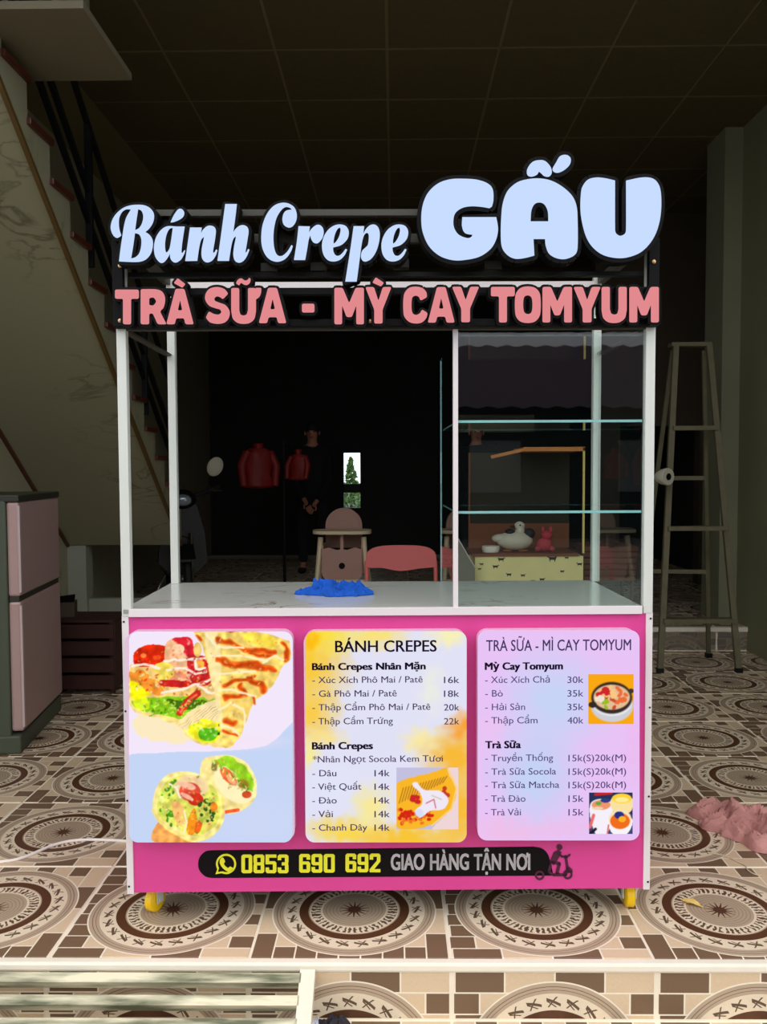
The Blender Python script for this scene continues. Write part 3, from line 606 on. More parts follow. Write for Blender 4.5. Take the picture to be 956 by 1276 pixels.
# ------------------------------------------------------------------ printed panels
def canvas_mat(name, emit=True):
    m = bpy.data.materials.new(name); m.use_nodes = True; n = m.node_tree.nodes; n.clear()
    a = n.new('ShaderNodeVertexColor'); a.layer_name = 'Col'; o = n.new('ShaderNodeOutputMaterial'); e = n.new('ShaderNodeEmission')
    m.node_tree.links.new(a.outputs[0], e.inputs[0]); m.node_tree.links.new(e.outputs[0], o.inputs[0]); return m
M['print'] = canvas_mat('backlit_print')
class Canvas:
    def __init__(s, x0, y0, x1, y1, nx, ny, base):
        s.x = np.linspace(x0, x1, nx)[None, :].repeat(ny, 0); s.y = np.linspace(y0, y1, ny)[:, None].repeat(nx, 1)
        s.nx, s.ny = nx, ny; s.c = np.zeros((ny, nx, 3)); s.c[:] = base
        s.w = s.fn(5)*10; s.w2 = s.fn(5, 31)*10
    def fn(s, cells, seed=3):
        g = np.random.default_rng(seed+int(cells)).random((64, 64)); sc = cells*1.0
        u = (s.x-s.x.min())/(s.y.max()-s.y.min())*sc+7; v = (s.y-s.y.min())/(s.y.max()-s.y.min())*sc+5
        i = np.floor(u).astype(int) % 63; j = np.floor(v).astype(int) % 63; fu = u-np.floor(u); fv = v-np.floor(v); fu = fu*fu*(3-2*fu); fv = fv*fv*(3-2*fv)
        return (g[j, i]*(1-fu)+g[j, i+1]*fu)*(1-fv)+(g[j+1, i]*(1-fu)+g[j+1, i+1]*fu)*fv-.5
    def apply(s, mk, col, a=1.0): mk = (mk*a)[..., None]; s.c = s.c*(1-mk)+np.array(col)*mk
    def poly(s, pts, col, a=1.0, wob=0, smooth=True):
        P_ = cr([tuple(p) for p in pts], 5) if smooth else pts
        X = s.x+s.fn(40)*wob; Y = s.y+s.fn(37, 9)*wob; ins = np.zeros(X.shape, bool); N = len(P_)
        for i in range(N):
            x0, y0 = P_[i]; x1, y1 = P_[(i+1) % N]
            if y0 == y1: continue
            cnd = ((y0 > Y) != (y1 > Y)) & (X < (x1-x0)*(Y-y0)/(y1-y0)+x0); ins ^= cnd
        s.apply(ins.astype(float), col, a)
    def ell(s, cx, cy, rx, ry, col, ang=0, a=1.0, soft=.08, wob=0):
        dx = s.x+s.fn(40)*wob-cx; dy = s.y+s.fn(37, 9)*wob-cy; c, q = math.cos(ang), math.sin(ang)
        d = np.sqrt(((dx*c+dy*q)/rx)**2+((-dx*q+dy*c)/ry)**2); s.apply(np.clip((1-d)/soft, 0, 1), col, a)
    def line(s, pts, w_, col, a=1.0, soft=3, wob=0):
        X = s.x+s.fn(30)*wob; Y = s.y+s.fn(33, 9)*wob; best = np.full(X.shape, 1e9)
        for (x0, y0), (x1, y1) in zip(pts[:-1], pts[1:]):
            dx, dy = x1-x0, y1-y0; t = np.clip(((X-x0)*dx+(Y-y0)*dy)/(dx*dx+dy*dy+1e-9), 0, 1)
            best = np.minimum(best, np.hypot(X-x0-t*dx, Y-y0-t*dy))
        s.apply(np.clip((w_/2-best)/soft+.5, 0, 1), col, a)
    def grain(s, cells, amt, box=None, seed=5):
        g = s.fn(cells, seed)*amt
        sat = (s.c.max(-1)-s.c.min(-1)); g = g*np.clip((sat-60)/60, 0, 1)
        if box is not None:
            mk = (s.x > box[0]) & (s.x < box[2]) & (s.y > box[1]) & (s.y < box[3]); g = g*mk
        s.c = s.c*(1+g[..., None])
    def blur(s, n=1):
        for _ in range(n):
            p = np.pad(s.c, ((1, 1), (1, 1), (0, 0)), 'edge'); s.c = (p[1:-1, 1:-1]*4+p[:-2, 1:-1]+p[2:, 1:-1]+p[1:-1, :-2]+p[1:-1, 2:])/8
    def build(s, name, ox, oy, sc, yl, parent, radius=0, label=None):
        """crop coords -> px -> cart-local"""
        nx, ny = s.nx, s.ny; X = s.x.copy(); Y = s.y.copy()
        if radius:
            x0, x1, y0, y1 = X.min(), X.max(), Y.min(), Y.max(); R_ = radius
            cx = np.clip(X, x0+R_, x1-R_); cy = np.clip(Y, y0+R_, y1-R_); d = np.hypot(X-cx, Y-cy); k = np.where(d > R_, R_/np.maximum(d, 1e-9), 1)
            X = cx+(X-cx)*k; Y = cy+(Y-cy)*k
        U = X/sc+ox; V = Y/sc+oy
        o = cartI @ CAM; Rm = np.array(cartI.to_3x3()); dirs = (np.array(FW)[None]+np.array(RT)[None]*((U.ravel()-478)/F)[:, None]+np.array(DN)[None]*((V.ravel()-638)/F)[:, None]) @ Rm.T
        t = (yl-o.y)/dirs[:, 1]; P_ = np.array(o)[None]+dirs*t[:, None]
        me = bpy.data.meshes.new(name); me.vertices.add(nx*ny); me.vertices.foreach_set('co', P_.ravel())
        idx = np.arange(nx*ny).reshape(ny, nx); q = np.stack([idx[1:, :-1], idx[1:, 1:], idx[:-1, 1:], idx[:-1, :-1]], -1).reshape(-1, 4)
        me.loops.add(q.size); me.loops.foreach_set('vertex_index', q.ravel().astype(np.int32)); me.polygons.add(len(q)); me.polygons.foreach_set('loop_start', np.arange(0, q.size, 4, dtype=np.int32)); me.polygons.foreach_set('loop_total', np.full(len(q), 4, dtype=np.int32))
        me.update(calc_edges=True)
        c = np.clip(s.c/255, 0, 1); c = np.where(c <= .04045, c/12.92, ((c+.055)/1.055)**2.4)
        at = me.color_attributes.new('Col', 'FLOAT_COLOR', 'POINT'); at.data.foreach_set('color', np.concatenate([c.reshape(-1, 3), np.ones((nx*ny, 1))], 1).ravel())
        return link(name, me, M['print'], parent, False, label)
YP = -.045
def rrect(x0, y0, x1, y1, r, n=6):
    out = []
    for cx, cy, a0 in ((x1-r, y1-r, 0), (x0+r, y1-r, 90), (x0+r, y0+r, 180), (x1-r, y0+r, 270)):
        for k in range(n+1): a = math.radians(a0+90*k/n); out.append((cx+r*math.cos(a), cy+r*math.sin(a)))
    return out
def lightbox(x0, y0, x1, y1, label):
    a = L(x0, y1, YP); b = L(x1, y0, YP)
    return MB().prism(rrect(a.x, a.z, b.x, b.z, .03), YP+.001, -.0005).build('light_box', mat('acrylic_box', rgb(225, 190, 215), .3), cart, label=label)
lb1 = lightbox(160.8, 786.6, 364.8, 1049.8, 'lit panel with crepe photographs')
lb2 = lightbox(380.8, 786.4, 581.7, 1049.8, 'lit yellow menu panel')
lb3 = lightbox(595.3, 785.2, 797.1, 1047.5, 'lit lilac menu panel')
# panel 1 : food picture (crop origin 150,770 scale 4.157)
cv = Canvas(45, 70, 893, 1163, 290, 374, (243, 232, 251))
cv.poly([(0,760),(200,700),(500,690),(760,660),(960,540),(960,1300),(0,1300)], (198, 214, 246))
cv.ell(700, 1050, 420, 260, (206, 216, 246), 0, .8, .9)
cv.ell(500, 640, 430, 60, (246, 226, 246), 0, .8, .9)
cv.poly([(80,500),(180,490),(300,560),(420,640),(200,640),(90,610)], (255, 236, 180), .8, 30)
cv.poly([(50,330),(60,470),(160,510),(300,560),(380,640),(520,670),(600,640),(620,400),(400,300),(200,260)], (252, 222, 130), 1, 14)
# salad side
cv.poly([(48,250),(120,240),(260,240),(350,340),(490,330),(500,400),(420,440),(220,430),(60,400)], (248, 206, 120), 1, 16)
cv.poly([(66,200),(90,160),(160,140),(235,145),(240,200),(200,245),(130,252),(75,240)], (226, 44, 14), 1, 8)
cv.ell(120, 195, 16, 12, (255, 130, 60)); cv.ell(190, 205, 22, 14, (240, 80, 30)); cv.ell(95, 225, 20, 10, (200, 20, 10))
cv.poly([(235,130),(300,110),(330,160),(370,220),(375,330),(260,330),(235,250)], (250, 190, 140), 1, 8)
cv.poly([(270,110),(360,98),(378,150),(380,200),(340,200),(310,150)], (222, 36, 52), 1, 6)
cv.poly([(350,200),(440,200),(462,250),(468,340),(380,350),(350,300)], (214, 40, 40), 1, 14)
cv.ell(300, 160, 34, 26, (255, 214, 170)); cv.ell(295, 300, 50, 26, (244, 150, 110)); cv.ell(410, 240, 26, 36, (250, 170, 60)); cv.ell(400, 165, 22, 40, (250, 210, 120))
cv.poly([(50,290),(100,262),(150,300),(215,345),(220,390),(130,380),(60,340)], (242, 140, 40), .9, 26)
cv.poly([(190,240),(260,240),(280,300),(230,320),(190,300)], (252, 226, 90), 1, 16)
cv.poly([(210,320),(320,325),(440,310),(400,345),(300,358),(215,352)], (204, 34, 34), 1, 8)
cv.poly([(50,330),(110,350),(150,390),(110,420),(60,410)], (250, 240, 20), 1, 14)
cv.poly([(60,420),(120,420),(250,400),(380,410),(490,425),(420,470),(310,520),(200,505),(90,470)], (142, 204, 30), 1, 26)
cv.poly([(70,420),(150,425),(150,470),(90,470)], (232, 246, 30), .8, 20)
cv.poly([(250,425),(380,425),(470,432),(380,475),(300,480)], (60, 100, 20), .85, 26)
for k in range(26):
    a, b = rng.uniform(120, 300), rng.uniform(435, 510); cv.line([(a, b), (a+rng.uniform(-22, 22), b+rng.uniform(-12, 12))], 5, (60, 140, 20) if k % 2 else (220, 245, 120), .9)
cv.line([(308,490),(350,430),(400,392)], 36, (214, 50, 30)); cv.line([(312,488),(352,428),(395,398)], 10, (246, 120, 80))
cv.poly([(300,540),(400,460),(500,430),(530,560),(420,580),(340,580)], (252, 228, 170), 1, 14)
for k in range(14): a = 300+k*14; cv.line([(a, 560-k*3), (a+110, 470-k*2)], 4, (255, 246, 214) if k % 2 else (228, 180, 90), .8, wob=20)
cv.poly([(360,560),(440,520),(530,560),(520,620),(450,650),(370,610)], (240, 236, 40), 1, 14)
cv.poly([(410,580),(480,570),(510,600),(470,635),(415,625)], (88, 184, 30), 1, 10)
cv.line([(515,555),(530,580),(510,600)], 14, (40, 60, 20))
for ln in ([(230,222),(340,216),(440,206)], [(240,268),(340,262),(390,290),(440,280)], [(215,385),(330,372),(430,330),(470,320)], [(400,352),(470,392),(560,370),(620,372)], [(60,252),(120,236),(200,262)], [(385,215),(392,262),(440,262)]):
    cv.line(ln, 13, (255, 244, 226), .95, wob=10)
# crepe wedge
cv.poly([(380,72,1),(470,66),(620,60),(760,80),(875,122,1),(882,205),(845,250),(800,335),(735,400),(690,440),(650,540),(612,630),(548,676),(520,640),(512,540),(500,430),(470,330),(448,230),(425,150)], (252, 216, 112), 1, 8)
cv.poly([(440,80),(500,74),(520,200),(520,420),(540,600),(520,560),(490,400),(450,220)], (255, 236, 176), .8, 10)
cv.poly([(640,85),(780,95),(810,150),(740,150),(660,120)], (255, 226, 60), .7, 16)
for pl, w_ in (([(505,118),(560,124),(625,150)], 28), ([(640,160),(700,172),(790,186)], 34), ([(660,180),(720,205),(780,205)], 20), ([(500,220),(560,232),(610,240)], 34), ([(600,245),(700,245),(790,262)], 34), ([(540,345),(590,325),(660,318),(690,300)], 26), ([(655,300),(700,298)], 16), ([(680,325),(730,345),(740,375)], 34), ([(540,412),(600,405),(650,400)], 30), ([(620,350),(650,390)], 18), ([(545,530),(590,545)], 34), ([(838,128),(868,160),(866,225)], 24), ([(395,96),(412,115)], 20), ([(540,585),(600,600)], 14), ([(560,75),(600,70)], 10), ([(690,400),(690,440)], 12)):
    cv.line(pl, w_, (232, 96, 22), .92, 8, wob=22); cv.line(pl, w_*.45, (206, 58, 14), .7, 6, wob=26)
for ln in ([(440,85),(500,150),(640,150)], [(470,200),(620,196),(700,215),(760,225)], [(480,290),(600,280),(700,272)], [(520,370),(600,372),(640,395),(700,400)], [(520,470),(570,440),(640,480),(640,560)], [(530,560),(580,570),(610,600)], [(740,230),(800,200),(850,215)]):
    cv.line(ln, 11, (255, 242, 200), .9, wob=14)
# rolls
cv.poly([(420,760),(440,725),(500,712),(600,720),(670,770),(705,850),(700,930),(650,985),(560,1015),(530,960),(420,830)], (255, 232, 150), 1, 5)
cv.ell(590, 860, 128, 84, (255, 244, 190), .75)
cv.poly([(470,745),(560,722),(640,760),(690,850),(690,900),(640,880),(590,800),(520,765)], (156, 214, 40), 1, 22)
cv.ell(560, 820, 62, 28, (236, 110, 60), .85); cv.ell(575, 840, 40, 14, (248, 170, 120), .85)
cv.ell(640, 860, 40, 30, (170, 120, 40), .7, .8, .3, 20); cv.ell(655, 915, 26, 20, (216, 80, 40)); cv.ell(490, 775, 22, 26, (120, 110, 40), 0, .8, .3, 20)
cv.line([(545,1005),(610,995)], 18, (236, 90, 50))
for k in range(14): a = 480+k*14; b = 740+k*11; cv.line([(a, b), (a+rng.uniform(-16, 16), b+16)], 5, (70, 150, 30) if k % 2 else (230, 250, 140))
cv.poly([(175,1160),(180,1080),(240,1040),(330,1110),(400,1160)], (250, 170, 90)); 
cv.poly([(165,985),(185,880),(240,815),(310,795),(400,805),(480,850),(530,930),(540,1020),(510,1100),(440,1150),(350,1155),(240,1090),(190,1050)], (255, 236, 150), 1, 4)
cv.poly([(190,980),(210,890),(260,835),(330,812),(410,825),(480,870),(515,950),(510,1050),(450,1110),(370,1130),(270,1070),(205,1040)], (224, 226, 96), 1, 8)
for k in range(40):
    an = rng.uniform(2.2, 4.6); rr_ = rng.uniform(95, 150); a = 355+rr_*math.cos(an); b = 965+rr_*math.sin(an)
    cv.ell(a, b, rng.uniform(7, 15), rng.uniform(5, 11), (70, 140, 30) if k % 3 else (190, 230, 90), rng.uniform(0, 3))
cv.ell(365, 880, 88, 72, (250, 214, 160)); cv.ell(360, 900, 58, 50, (226, 80, 60)); cv.ell(350, 870, 44, 18, (248, 190, 160), .3); cv.ell(390, 940, 42, 34, (206, 50, 30)); cv.ell(345, 925, 40, 12, (250, 180, 150), .5)
cv.line([(255,860),(290,880),(310,930)], 10, (255, 246, 210)); cv.ell(430, 860, 26, 50, (255, 226, 170), -.5, .7)
cv.poly([(265,970),(290,945),(330,990),(330,1080),(290,1060)], (250, 190, 110)); cv.poly([(345,1110),(355,1030),(385,985),(395,1040),(380,1120)], (250, 150, 30)); cv.poly([(385,1110),(395,1050),(425,1060),(410,1110)], (236, 100, 30))
cv.line([(330,1000),(345,1060),(330,1110)], 8, (255, 248, 210))
for k in range(26): a, b = rng.uniform(405, 490), rng.uniform(940, 1060); cv.ell(a, b, rng.uniform(8, 16), rng.uniform(6, 12), (56, 90, 30) if k % 3 else (190, 200, 80), rng.uniform(0, 3))
cv.ell(485, 980, 20, 26, (244, 140, 40)); cv.ell(455, 1075, 30, 12, (255, 220, 110), -.8); cv.ell(215, 940, 14, 20, (240, 246, 150))
cv.line([(170,1000),(240,1090),(350,1150),(440,1140)], 16, (255, 232, 130)); cv.line([(505,1085),(535,1010),(525,930)], 14, (255, 226, 120))
def inpoly(P_, x, y):
    ins = False
    for i in range(len(P_)):
        (x0, y0), (x1, y1) = P_[i], P_[(i+1) % len(P_)]
        if (y0 > y) != (y1 > y) and x < (x1-x0)*(y-y0)/(y1-y0)+x0: ins = not ins
    return ins
def sprinkle(P_, n_, cols, r0, r1, a=.8):
    xs = [p[0] for p in P_]; ys = [p[1] for p in P_]
    for _ in range(n_):
        x, y = rng.uniform(min(xs), max(xs)), rng.uniform(min(ys), max(ys))
        if inpoly(P_, x, y): cv.ell(x, y, rng.uniform(r0, r1), rng.uniform(r0, r1)*.6, cols[int(rng.integers(len(cols)))], rng.uniform(0, 3), a, .5)
sprinkle([(460,80),(860,130),(870,210),(700,420),(560,650),(520,560),(480,300)], 150, [(240,150,50),(255,240,190),(248,190,80),(255,226,140),(226,120,40)], 5, 15, .55)
sprinkle([(60,260),(240,250),(460,330),(480,400),(200,400),(60,380)], 90, [(250,150,50),(255,236,190),(206,50,30),(250,220,90),(255,250,230),(190,90,30)], 6, 15, .7)
sprinkle([(75,170),(230,150),(235,235),(80,240)], 26, [(250,90,50),(190,20,10),(255,150,90)], 4, 11, .6)
sprinkle([(240,120),(370,110),(380,320),(250,330)], 44, [(255,226,196),(240,150,120),(226,80,70),(255,200,150)], 6, 16, .5)
sprinkle([(345,200),(450,210),(460,340),(350,340)], 40, [(236,90,60),(160,20,30),(255,150,110),(250,210,170)], 5, 13, .7)
sprinkle([(80,420),(460,425),(310,520),(110,480)], 120, [(90,160,20),(200,236,70),(40,90,10),(230,250,150),(250,246,90)], 4, 12, .7)
sprinkle([(360,540),(500,520),(530,620),(420,640)], 60, [(255,250,150),(120,200,40),(255,240,200),(210,220,30)], 5, 14, .6)
sprinkle([(180,1000),(220,860),(400,810),(520,940),(500,1080),(360,1130)], 130, [(250,236,150),(180,210,60),(80,130,30),(255,200,120),(230,110,60),(255,250,220)], 4, 12, .6)
sprinkle([(450,740),(580,730),(690,860),(690,920),(560,880)], 90, [(250,250,190),(120,190,40),(220,150,60),(236,110,60),(200,230,90)], 4, 12, .6)
cv.grain(40, .22, None, 4); cv.grain(60, .20, None, 8); cv.blur(1)
cv.build('print', 150, 770, 4.157, YP-.0005, lb1, 48, 'photographs of a folded crepe and two cut rolls')
# panel 2
cv = Canvas(45, 68, 880, 1163, 110, 144, (226, 226, 246))
def blob(x, y, rx, ry, col, a=.8, ang=0): cv.ell(x, y, rx, ry, col, ang, a, .8, 60)
for b_ in ((60,250,260,260,(255,196,20)), (120,80,300,140,(255,226,40)), (60,500,200,180,(255,200,40)), (420,90,180,90,(255,226,90)), (780,90,140,80,(252,244,170)), (830,720,230,190,(255,176,10)), (860,560,110,90,(255,150,20)), (840,1000,160,260,(255,180,10)), (560,1150,420,110,(255,190,10)), (250,1100,260,90,(255,214,50)), (640,640,130,100,(255,236,150)), (380,980,130,150,(255,236,130)), (150,620,140,60,(255,226,120)), (700,370,80,160,(236,238,225)), (60,700,60,90,(255,240,120)), (60,120,80,80,(255,180,10))): blob(*b_)
cv.ell(420, 640, 190, 110, (224, 224, 246), 0, .7, .8, 40); cv.ell(180, 880, 150, 150, (226, 230, 248), .3, .7, .8, 40)
cv.blur(2); cv.build('print', 370, 770, 4.157, YP-.0005, lb2, 48)
# panel 3
cv = Canvas(42, 62, 863, 1128, 90, 120, (232, 196, 246))
blob(420, 420, 330, 330, (196, 214, 246), .9); blob(330, 800, 280, 300, (192, 212, 246), .9); blob(200, 1080, 300, 90, (244, 190, 226), .6); blob(840, 640, 90, 300, (238, 186, 240), .7); blob(500, 1060, 200, 60, (238, 190, 230), .6); blob(120, 560, 80, 90, (238, 196, 240), .6)
cv.blur(2); cv.build('print', 585, 770, 4.068, YP-.0005, lb3, 48)
# small photos
cv = Canvas(516, 775, 837, 1095, 100, 100, (196, 192, 224))
cv.poly([(505,870),(700,800),(790,780),(830,870),(800,980),(700,1070),(560,1098),(505,1060)], (250, 184, 40), 1, 6); cv.poly([(780,785),(835,775),(840,1100),(700,1100),(790,1000),(826,900)], (240, 214, 214)); cv.line([(785,785),(828,880),(800,990),(700,1075)], 8, (255, 210, 120))
for k in range(16): a = 530+k*15; cv.line([(a, 960-k*7), (a+22, 880-k*4)], 4, (130, 70, 30), .8)
for k in range(40): a, b = rng.uniform(530, 700), rng.uniform(990, 1070); cv.ell(a, b, 12, 9, (214, 40, 20) if k % 3 else (240, 120, 40), rng.uniform(0, 3))
for k in range(8): cv.ell(rng.uniform(590, 640), rng.uniform(910, 960), 14, 12, (206, 40, 40))
for k in range(6): cv.ell(rng.uniform(760, 800), rng.uniform(880, 920), 12, 12, (200, 60, 40))
cv.poly([(598,865),(620,850),(660,890),(740,895),(785,940),(760,990),(690,1000),(640,1035),(612,1000),(650,960),(640,910)], (240, 232, 246)); cv.line([(670,960),(710,940),(720,985)], 5, (200, 80, 90)); cv.line([(700,920),(750,940)], 5, (206, 190, 160)); cv.ell(635, 1010, 22, 22, (216, 220, 246))
cv.blur(1); cv.build('food_photo', 370, 770, 4.157, YP-.0012, lb2, 0, 'small photo of a crepe with ice cream')
cv = Canvas(603, 285, 833, 538, 80, 86, (250, 168, 20))
cv.ell(724, 445, 112, 86, (206, 206, 214)); cv.ell(724, 430, 104, 70, (232, 232, 236)); cv.ell(722, 405, 108, 84, (54, 44, 40)); cv.ell(722, 402, 96, 66, (230, 190, 150)); cv.ell(625, 440, 22, 16, (50, 44, 40)); cv.ell(820, 370, 16, 12, (60, 54, 50))
for k in range(70):
    a, b = rng.uniform(-1, 1), rng.uniform(-1, 1)
    if a*a+b*b < .9:
        X_, Y_ = 722+a*86, 404+b*56; col = (210, 40, 40) if (a < -.1 and b < -.2) else (240, 226, 206) if a < -.5 else (150, 190, 40) if (a < 0 and b > .1) else (236, 110, 60) if a > .3 else (250, 200, 130) if b < 0 else (200, 80, 50)
        cv.ell(X_, Y_, 14, 9, col, rng.uniform(0, 3))
cv.blur(1); cv.build('food_photo', 585, 770, 4.068, YP-.0012, lb3, 0, 'small photo of a noodle bowl on orange')
cv = Canvas(607, 885, 828, 1095, 80, 76, (40, 50, 90))
cv.poly([(607,1095),(607,980),(700,960),(828,1000),(828,1095)], (60, 70, 120)); cv.line([(640,895),(720,888)], 14, (200, 40, 40))
cv.ell(668, 950, 58, 34, (244, 240, 246)); cv.poly([(612,950),(724,950),(700,1095),(640,1095)], (246, 240, 250)); cv.ell(668, 948, 50, 26, (240, 150, 110)); cv.ell(655, 940, 16, 10, (100, 170, 60)); cv.ell(690, 925, 26, 12, (50, 60, 130)); cv.ell(650, 965, 30, 8, (240, 210, 180))
cv.poly([(722,915),(826,915),(815,985),(735,985)], (250, 226, 160)); cv.ell(773, 915, 52, 26, (255, 210, 60)); cv.ell(773, 922, 36, 14, (255, 236, 150))
cv.poly([(704,1015),(824,1015),(800,1095),(728,1095)], (250, 244, 250)); cv.ell(764, 1020, 60, 50, (250, 226, 190)); cv.ell(764, 1030, 52, 42, (240, 110, 30)); cv.ell(760, 1000, 26, 20, (40, 50, 130)); cv.ell(775, 1020, 20, 16, (255, 180, 40)); cv.line([(612,1060),(630,1000)], 16, (236, 110, 110)); cv.line([(612,1094),(640,1070)], 14, (40, 30, 40)); cv.line([(700,1095),(706,1050)], 8, (220, 110, 110))
cv.blur(1); cv.build('food_photo', 585, 770, 4.068, YP-.0012, lb3, 0, 'small photo of three drinks')
# text with the built-in font
def text_mesh(s, off=0.0):
    cu = bpy.data.curves.new('tmp', 'FONT'); cu.body = s; cu.size = 1; cu.offset = off; cu.resolution_u = 3
    o = bpy.data.objects.new('tmp', cu); C.objects.link(o); dg = bpy.context.evaluated_depsgraph_get(); dg.update()
    me = bpy.data.meshes.new_from_object(o.evaluated_get(dg)); bpy.data.objects.remove(o); bpy.data.curves.remove(cu); return me
_h = text_mesh('H'); CAPH = max(v.co.y for v in _h.vertices); print('cap', CAPH)
def tmax(s_): me = text_mesh(s_); v = [q.co.x for q in me.vertices]; bpy.data.meshes.remove(me); return min(v), max(v)
def compose(s):
    base = s.replace('Đ', 'D').replace('ơ', 'o').replace('Ơ', 'O'); me = text_mesh(base); v, f = mesh_data(me); bpy.data.meshes.remove(me); mb = MB(); mb.add(v, f)
    for i, ch in enumerate(s):
        if ch not in 'ĐơƠ': continue
        b0, b1 = tmax(base[i]); sh = tmax(base[:i+1])[1]-b1
        if ch == 'Đ': y = CAPH*.5; mb.add([(b0+sh-.08, y-.03, 0), (b0+sh+.25, y-.03, 0), (b0+sh+.25, y+.03, 0), (b0+sh-.08, y+.03, 0)], [(0, 1, 2, 3)])
        else:
            y = CAPH*.98 if ch == 'Ơ' else CAPH*.66; x = b1+sh; mb.add([(x-.10, y-.12, 0), (x-.02, y-.06, 0), (x+.005, y+.06, 0), (x+.06, y+.06, 0), (x+.045, y-.08, 0), (x-.05, y-.17, 0)], [(0, 1, 2, 5), (2, 3, 4, 5)])
    return mb
def text(s, x0, x1, ytop, ybase, yl, parent, material, off=0.0, name='printed_text', shear=0, offz=None):
    c0_ = compose(s)
    if off > .006:
        v, f = c0_.v, c0_.f; mb = MB(); oz = off*.35 if offz is None else offz
        for dx, dz in ((-off, 0), (0, 0), (off, 0)) if off < .011 else ((-off, -oz), (-off, oz), (off, -oz), (off, oz), (0, 0), (-off*.5, 0), (off*.5, 0)): mb.add([(p[0]+dx, p[1]+dz, p[2]) for p in v], f)
        me = mb.mesh(name)
    else: me = c0_.mesh(name)
    xs = [v.co.x for v in me.vertices]; a0, a1 = min(xs), max(xs)
    p0 = L(x0, ybase, yl); p1 = L(x1, ybase, yl); pt = L(x0, ytop, yl); kx = (p1.x-p0.x)/(a1-a0); kz = (pt.z-p0.z)/CAPH
    for v in me.vertices: v.co = (p0.x+(v.co.x-a0)*kx+shear*v.co.y*kz, yl, p0.z+v.co.y*kz)
    return link(name, me, material, parent)
M['ink'] = emat('dark_purple_ink', rgb(66, 52, 96), 1); M['ink2'] = emat('black_ink', rgb(26, 14, 40), 1); M['ink3'] = emat('purple_ink', rgb(82, 70, 120), 1)
def P2(s, x0, x1, t, b, off=0, m_=None, nm='printed_text'): text(s, x0/4.157+370, x1/4.157+370, t/4.157+770, b/4.157+770, YP-.002, lb2, m_ or M['ink'], off, nm)
def P3(s, x0, x1, t, b, off=0, m_=None, nm='printed_text'): text(s, x0/4.068+585, x1/4.068+585, t/4.068+770, b/4.068+770, YP-.002, lb3, m_ or M['ink3'], off, nm)
P2('BÁNH CREPES', 198, 725, 119, 177, .02, M['ink2'], 'heading')
P2('Bánh Crepes Nhân Mặn', 78, 668, 235, 270, .046, M['ink2'], 'heading'); P2('Bánh Crepes', 78, 395, 645, 681, .046, M['ink2'], 'heading')
for s_, x1, t, pr in (('- Xúc Xích Phô Mai / Patê', 652, 305, '16k'), ('- Gà Phô Mai / Patê', 518, 376, '18k'), ('- Thập Cẩm Phô Mai / Patê', 692, 447, '20k'), ('- Thập Cẩm Trứng', 498, 519, '22k')):
    P2(s_, 80, x1, t, t+33, .010); P2(pr, 762, 842, t, t+33, .010, nm='price')
P2('*Nhân Ngọt Socola Kem Tươi', 82, 757, 716, 749, .010)
for s_, x1, t in (('- Dâu', 205, 788), ('- Việt Quất', 335, 858), ('- Đào', 207, 929), ('- Vải', 187, 1000), ('- Chanh Dây', 365, 1070)):
    P2(s_, 80, x1, t, t+33, .010); P2('14k', 402, 482, t, t+33, .010, nm='price')
P3('TRÀ SỮA - MÌ CAY TOMYUM', 85, 820, 113, 168, .012, M['ink'], 'heading')
P3('Mỳ Cay Tomyum', 78, 475, 227, 263, .046, M['ink2'], 'heading'); P3('Trà Sữa', 80, 262, 625, 661, .046, M['ink2'], 'heading')
for s_, x1, t, pr in (('- Xúc Xích Chả', 408, 297, '30k'), ('- Bò', 170, 366, '35k'), ('- Hải Sản', 283, 435, '35k'), ('- Thập Cẩm', 346, 503, '40k')):
    P3(s_, 80, x1, t, t+33, .008); P3(pr, 497, 579, t, t+33, .008, nm='price')
for s_, x1, t, pr, xp in (('- Truyền Thống', 425, 694, '15k(S)20k(M)', 795), ('- Trà Sữa Socola', 440, 763, '15k(S)20k(M)', 795), ('- Trà Sữa Matcha', 456, 831, '15k(S)20k(M)', 795), ('- Trà Đào', 285, 900, '15k', 580), ('- Trà Vải', 262, 969, '15k', 580)):
    P3(s_, 80, x1, t, t+33, .008); P3(pr, 502, xp, t, t+33, .008, nm='price')
